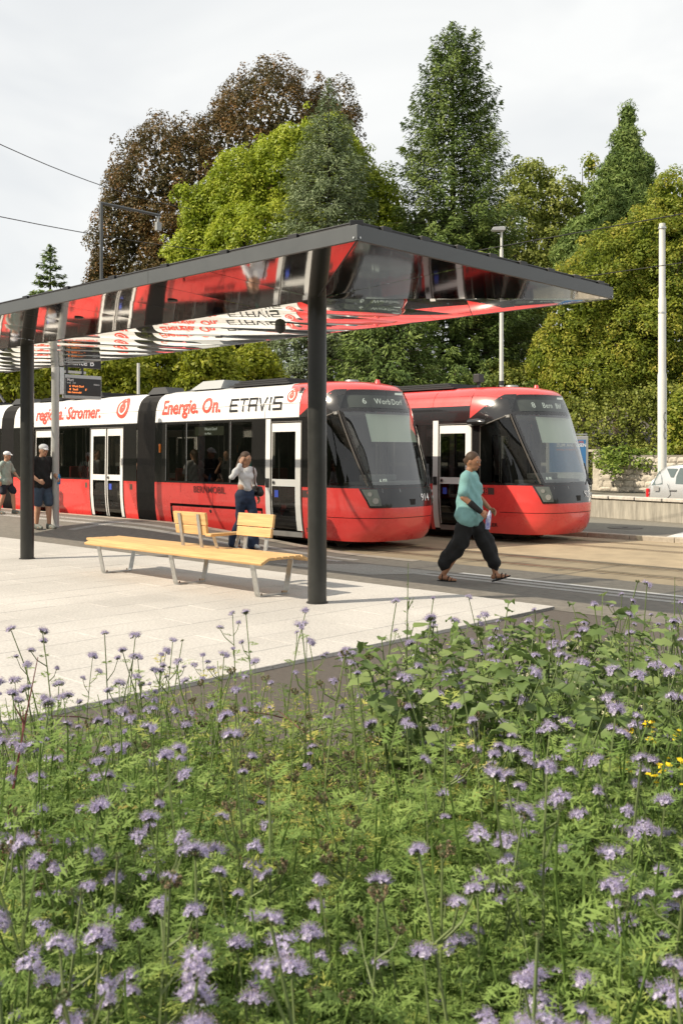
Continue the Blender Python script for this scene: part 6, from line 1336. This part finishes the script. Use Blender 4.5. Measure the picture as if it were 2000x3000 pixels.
# low litter and small leaves covering the soil
def litter():
    r_ = np.random.default_rng(9); n = 26000; d = 1.2*(7.2/1.2)**r_.random(n); u = r_.uniform(-140, 2140, n); xc = (u-1000)/FPX*d; x = CA*xc-SA*d; y = SA*xc+CA*d
    bx = np.interp(y, [q[0] for q in BX], [q[1] for q in BX]); k = (x > bx-.03) & (y < 6.45); x, y = x[k], y[k]; n = len(x); C = np.stack([x, y, .02+r_.random(n)**2*.30], 1)
    V = leafset(C, r_.normal(size=(n, 3))*.6+np.array([0, 0, 1]), r_.uniform(.02, .07, n), .45); tag(npmesh('ground_litter', V, quads(n), L_PHA, None, np.repeat(np.where(r_.random(n) < .3, r_.uniform(.8, 1, n), r_.uniform(0, .6, n)), 4)), 'small low leaves and dry litter under the flowers', 'ground cover', kind='stuff')
    m = 420; d = 1.4*(6.5/1.4)**r_.random(m); u = r_.uniform(0, 2000, m); Q = []
    for i in range(m):
        x, y = W((u[i]-1000)/FPX*d[i], d[i])
        if x < bed_x(y) or y > 6.3: continue
        a = r_.random()*6.28; L = r_.uniform(.15, .45); tz = r_.uniform(.1, .6); p0 = np.array([x, y, r_.uniform(.0, .3)]); Q.append(stem_tube([tuple(p0), tuple(p0+np.array([math.cos(a)*L*.5, math.sin(a)*L*.5, L*tz*.6])), tuple(p0+np.array([math.cos(a)*L, math.sin(a)*L, L*tz]))], [.004, .0035, .002]))
    Q = np.concatenate(Q); tag(npmesh('dry_stems', Q, quads(len(Q)//4), L_STEM, None, np.repeat(r_.uniform(.3, 1, len(Q)//16+1), 16)[:len(Q)]), 'fallen dry stems lying through the flower bed', 'stems', kind='stuff')
litter()
# broad-leaved nightshade at the right
lf = MB(); n_ = 5
def nl(u, v):
    f = u; w = .030*math.sin(math.pi*min(1, f**.75))**.8*(1+.18*math.sin(f*22))*(1-.15*f); s = (v-.5)*2; return (f*.10, s*w, .010*abs(s)*math.sin(math.pi*f)-.030*f*f+.004*math.sin(f*14+s*2))
lf.grid(nl, 6, 2); LFS = []
for k in range(3):
    V = np.array(lf.v)*np.array([1, (1, .85, 1.2)[k], (1, 1.6, .5)[k]]); F_ = np.array(lf.f); o = npmesh('leaf', V, F_, L_NIGHT, None, np.full(len(V), (.2, .5, .85)[k])); LFS.append(o.data); shade(o.data, 180); bpy.data.objects.remove(o)
wf = MB()
for p in range(5): a = p*1.2566; wf.add([(0, 0, 0), (math.cos(a-.4)*.006, math.sin(a-.4)*.006, .002), (math.cos(a)*.011, math.sin(a)*.011, 0), (math.cos(a+.4)*.006, math.sin(a+.4)*.006, .002)], [(0, 1, 2, 3)])
WFM = wf.mesh('blossom'); WFM.materials.append(mat('cream_petal', (.75, .72, .50), .6))
nsp = [(1330, 5.0), (1130, 4.7), (1230, 4.3), (1450, 5.3), (1560, 5.2), (1400, 4.6), (1290, 3.9), (1520, 4.4), (1650, 5.0), (1750, 5.2), (1600, 4.0), (1460, 3.8), (1720, 4.4), (1850, 4.9), (1950, 5.3), (1830, 4.1), (1930, 4.4), (1780, 3.6), (1900, 3.7), (1990, 3.9), (1650, 3.5), (1160, 4.1)]
for i, (u, d) in enumerate(nsp):
    x, y = W((u-1000)/FPX*d, d); x = max(x, bed_x(y)+.05); NL = 'broad-leaved nightshade plant '+('at the far edge of the bed' if d > 4.8 else 'in the middle of the bed' if d > 4.05 else 'nearer the viewer')+(', left of the others' if u < 1320 else ', among the right-hand ones' if u > 1680 else ', in the centre of their patch'); hgt = prng.uniform(.72, .92); t = thing('nightshade_plant', NL, 'plant', (x, y, -.01), prng.random()*6.28, NL+' group')
    tips = []; V = []
    for b_ in range(5):
        a = b_*1.26+prng.random()*.5; sp = prng.uniform(.10, .30); pts = [(0, 0, 0), (math.cos(a)*sp*.25, math.sin(a)*sp*.25, hgt*.4), (math.cos(a)*sp*.7, math.sin(a)*sp*.7, hgt*.8), (math.cos(a)*sp*1.1, math.sin(a)*sp*1.1, hgt*prng.uniform(.9, 1.05))]; V.append(stem_tube(pts, [.006, .005, .004, .0025])); tips.append(pts)
    V = np.concatenate(V); npmesh('stem', V, quads(len(V)//4), L_STEM, t, np.full(len(V), .3))
    for pts in tips:
        for q in range(9):
            f = .40+.60*q/8; k = min(2, int(f*3)); g = f*3-k; p = Vector(pts[k]).lerp(Vector(pts[k+1]), g); a = prng.random()*6.28
            c = ob('leaf', LFS[prng.randrange(3)], None, t, p); s = prng.uniform(.85, 1.45)*(1.15-.35*f); c.scale = (s, s, s); c.rotation_euler = (prng.gauss(0, .3), prng.uniform(-.45, .35), a)
        for q in range(2):
            c = ob('blossom', WFM, None, t, Vector(pts[2])+Vector((prng.uniform(-.05, .05), prng.uniform(-.05, .05), prng.uniform(-.02, .06)))); c.rotation_euler = (prng.gauss(0, .8), prng.gauss(0, .8), 0)
# yellow mustard
def mustard(u, v, d, lab):
    p = atd(u, v, d); t = thing('mustard_plant', lab, 'flower', (p.x, p.y, -.01), 0, 'yellow mustard flowers'); h = p.z+.01; r_ = np.random.default_rng(int(u)); V = stem_tube([(0, 0, 0), (.01, 0, h*.5), (0, .01, h)], [.005, .004, .003]); V2 = stem_tube([(.01, 0, h*.7), (.05, .03, h*.85), (.07, .04, h*.96)], [.003, .0025, .002]); V = np.concatenate([V, V2]); npmesh('stem', V, quads(len(V)//4), L_STEM, t, np.full(len(V), .15))
    for c0 in ((0, .01, h), (.07, .04, h*.96)):
        C, N_, U_ = [], [], []
        for k in range(9):
            c = np.array(c0)+r_.normal(size=3)*np.array([.012, .012, .009]); nn = np.array([0, 0, 1.])+r_.normal(size=3)*.5
            for q in range(4): a = q*math.pi/2+k; pd = np.array([math.cos(a), math.sin(a), .15]); C.append(c+pd*.005); N_.append(nn); U_.append(pd)
        Vp = leafset(np.array(C), np.array(N_), np.full(len(C), .011), .8, np.array(U_)); npmesh('blossom', Vp, quads(len(C)), L_YEL, t, np.repeat(r_.uniform(.55, 1, len(C)), 4))
    for k in range(4):
        a = k*1.7; q = fern_leaf(.09, np.array([math.cos(a), math.sin(a), .5]), np.array([0, 0, 1.]), r_)+np.array([0, 0, h*(.4+.1*k)]); npmesh('leaf', q, quads(len(q)//4), L_PHA, t, np.full(len(q), .5))
for a in ((1838, 2138, 3.3, 'yellow mustard flower at right, leftmost of the upper pair'), (1905, 2122, 3.4, 'yellow mustard flower at right, highest of the yellow ones'), (1836, 2243, 2.9, 'yellow mustard flower at right, lower left of the yellow ones'), (1934, 2245, 2.9, 'yellow mustard flower at right, low beside the frame edge'), (1992, 2238, 2.95, 'yellow mustard flower cut by the right frame edge')): mustard(*a)
# tall single weeds
def weed(u, v, d, lean, lab, red, nb, leaf, name='tall_weed'):
    p = atd(u, v, d); b0 = Vector((p.x, p.y, -.01))-Vector((lean[0], lean[1], 0)); t = thing(name, lab, 'weed', b0); h = p.z+.01; r_ = np.random.default_rng(int(u)); P = lambda f: np.array([lean[0]*f**1.5, lean[1]*f**1.5, h*f]); V = [stem_tube([tuple(P(f)) for f in np.linspace(0, 1, 7)], [.006, .0055, .005, .0045, .004, .003, .0015])]; C, N_, U_, S_ = [], [], [], []
    for k in range(nb*4):
        f = .35+.65*k/(nb*4); a = k*2.4; dv = np.array([math.cos(a), math.sin(a), .45]); s = leaf*(1.25-f*.85)*r_.uniform(.7, 1.2); C.append(P(f)+dv*s*.55); U_.append(dv); N_.append(np.array([0, 0, 1.])+r_.normal(size=3)*.3); S_.append(s)
    for k in range(nb):
        f = r_.uniform(.5, .9); a = r_.random()*6.28; L = .16*(1.2-f); p0 = P(f); tp = p0+np.array([math.cos(a)*L*.5, math.sin(a)*L*.5, L]); V.append(stem_tube([tuple(p0), tuple(tp)], [.003, .0015]))
        for q in range(7): c = p0+(tp-p0)*(.3+.7*q/6)+r_.normal(size=3)*.008; C.append(c); U_.append(r_.normal(size=3)+np.array([0, 0, .8])); N_.append(r_.normal(size=3)); S_.append(leaf*.32)
    V = np.concatenate(V); npmesh('stem', V, quads(len(V)//4), L_STEM, t, np.full(len(V), .98 if red else .3)); Vp = leafset(np.array(C), np.array(N_), np.array(S_), .32, np.array(U_)); npmesh('foliage', Vp, quads(len(C)), L_NIGHT, t, np.repeat(r_.uniform(.3, 1, len(C)), 4))
weed(1195, 1648, 4.6, (.0, .02), 'tall thin goosefoot weed standing up in front of the paving tip', False, 9, .045)
weed(112, 1925, 3.0, (.05, .14), 'red-stemmed willowherb leaning over the left end of the bed', True, 3, .06)
weed(898, 1862, 4.0, (0, .01), 'small upright green weed in front of the paving, left of the tall one', False, 2, .05)
weed(1975, 1690, 5.6, (0, .01), 'leafy green shoot at the right end of the bed', False, 3, .06)
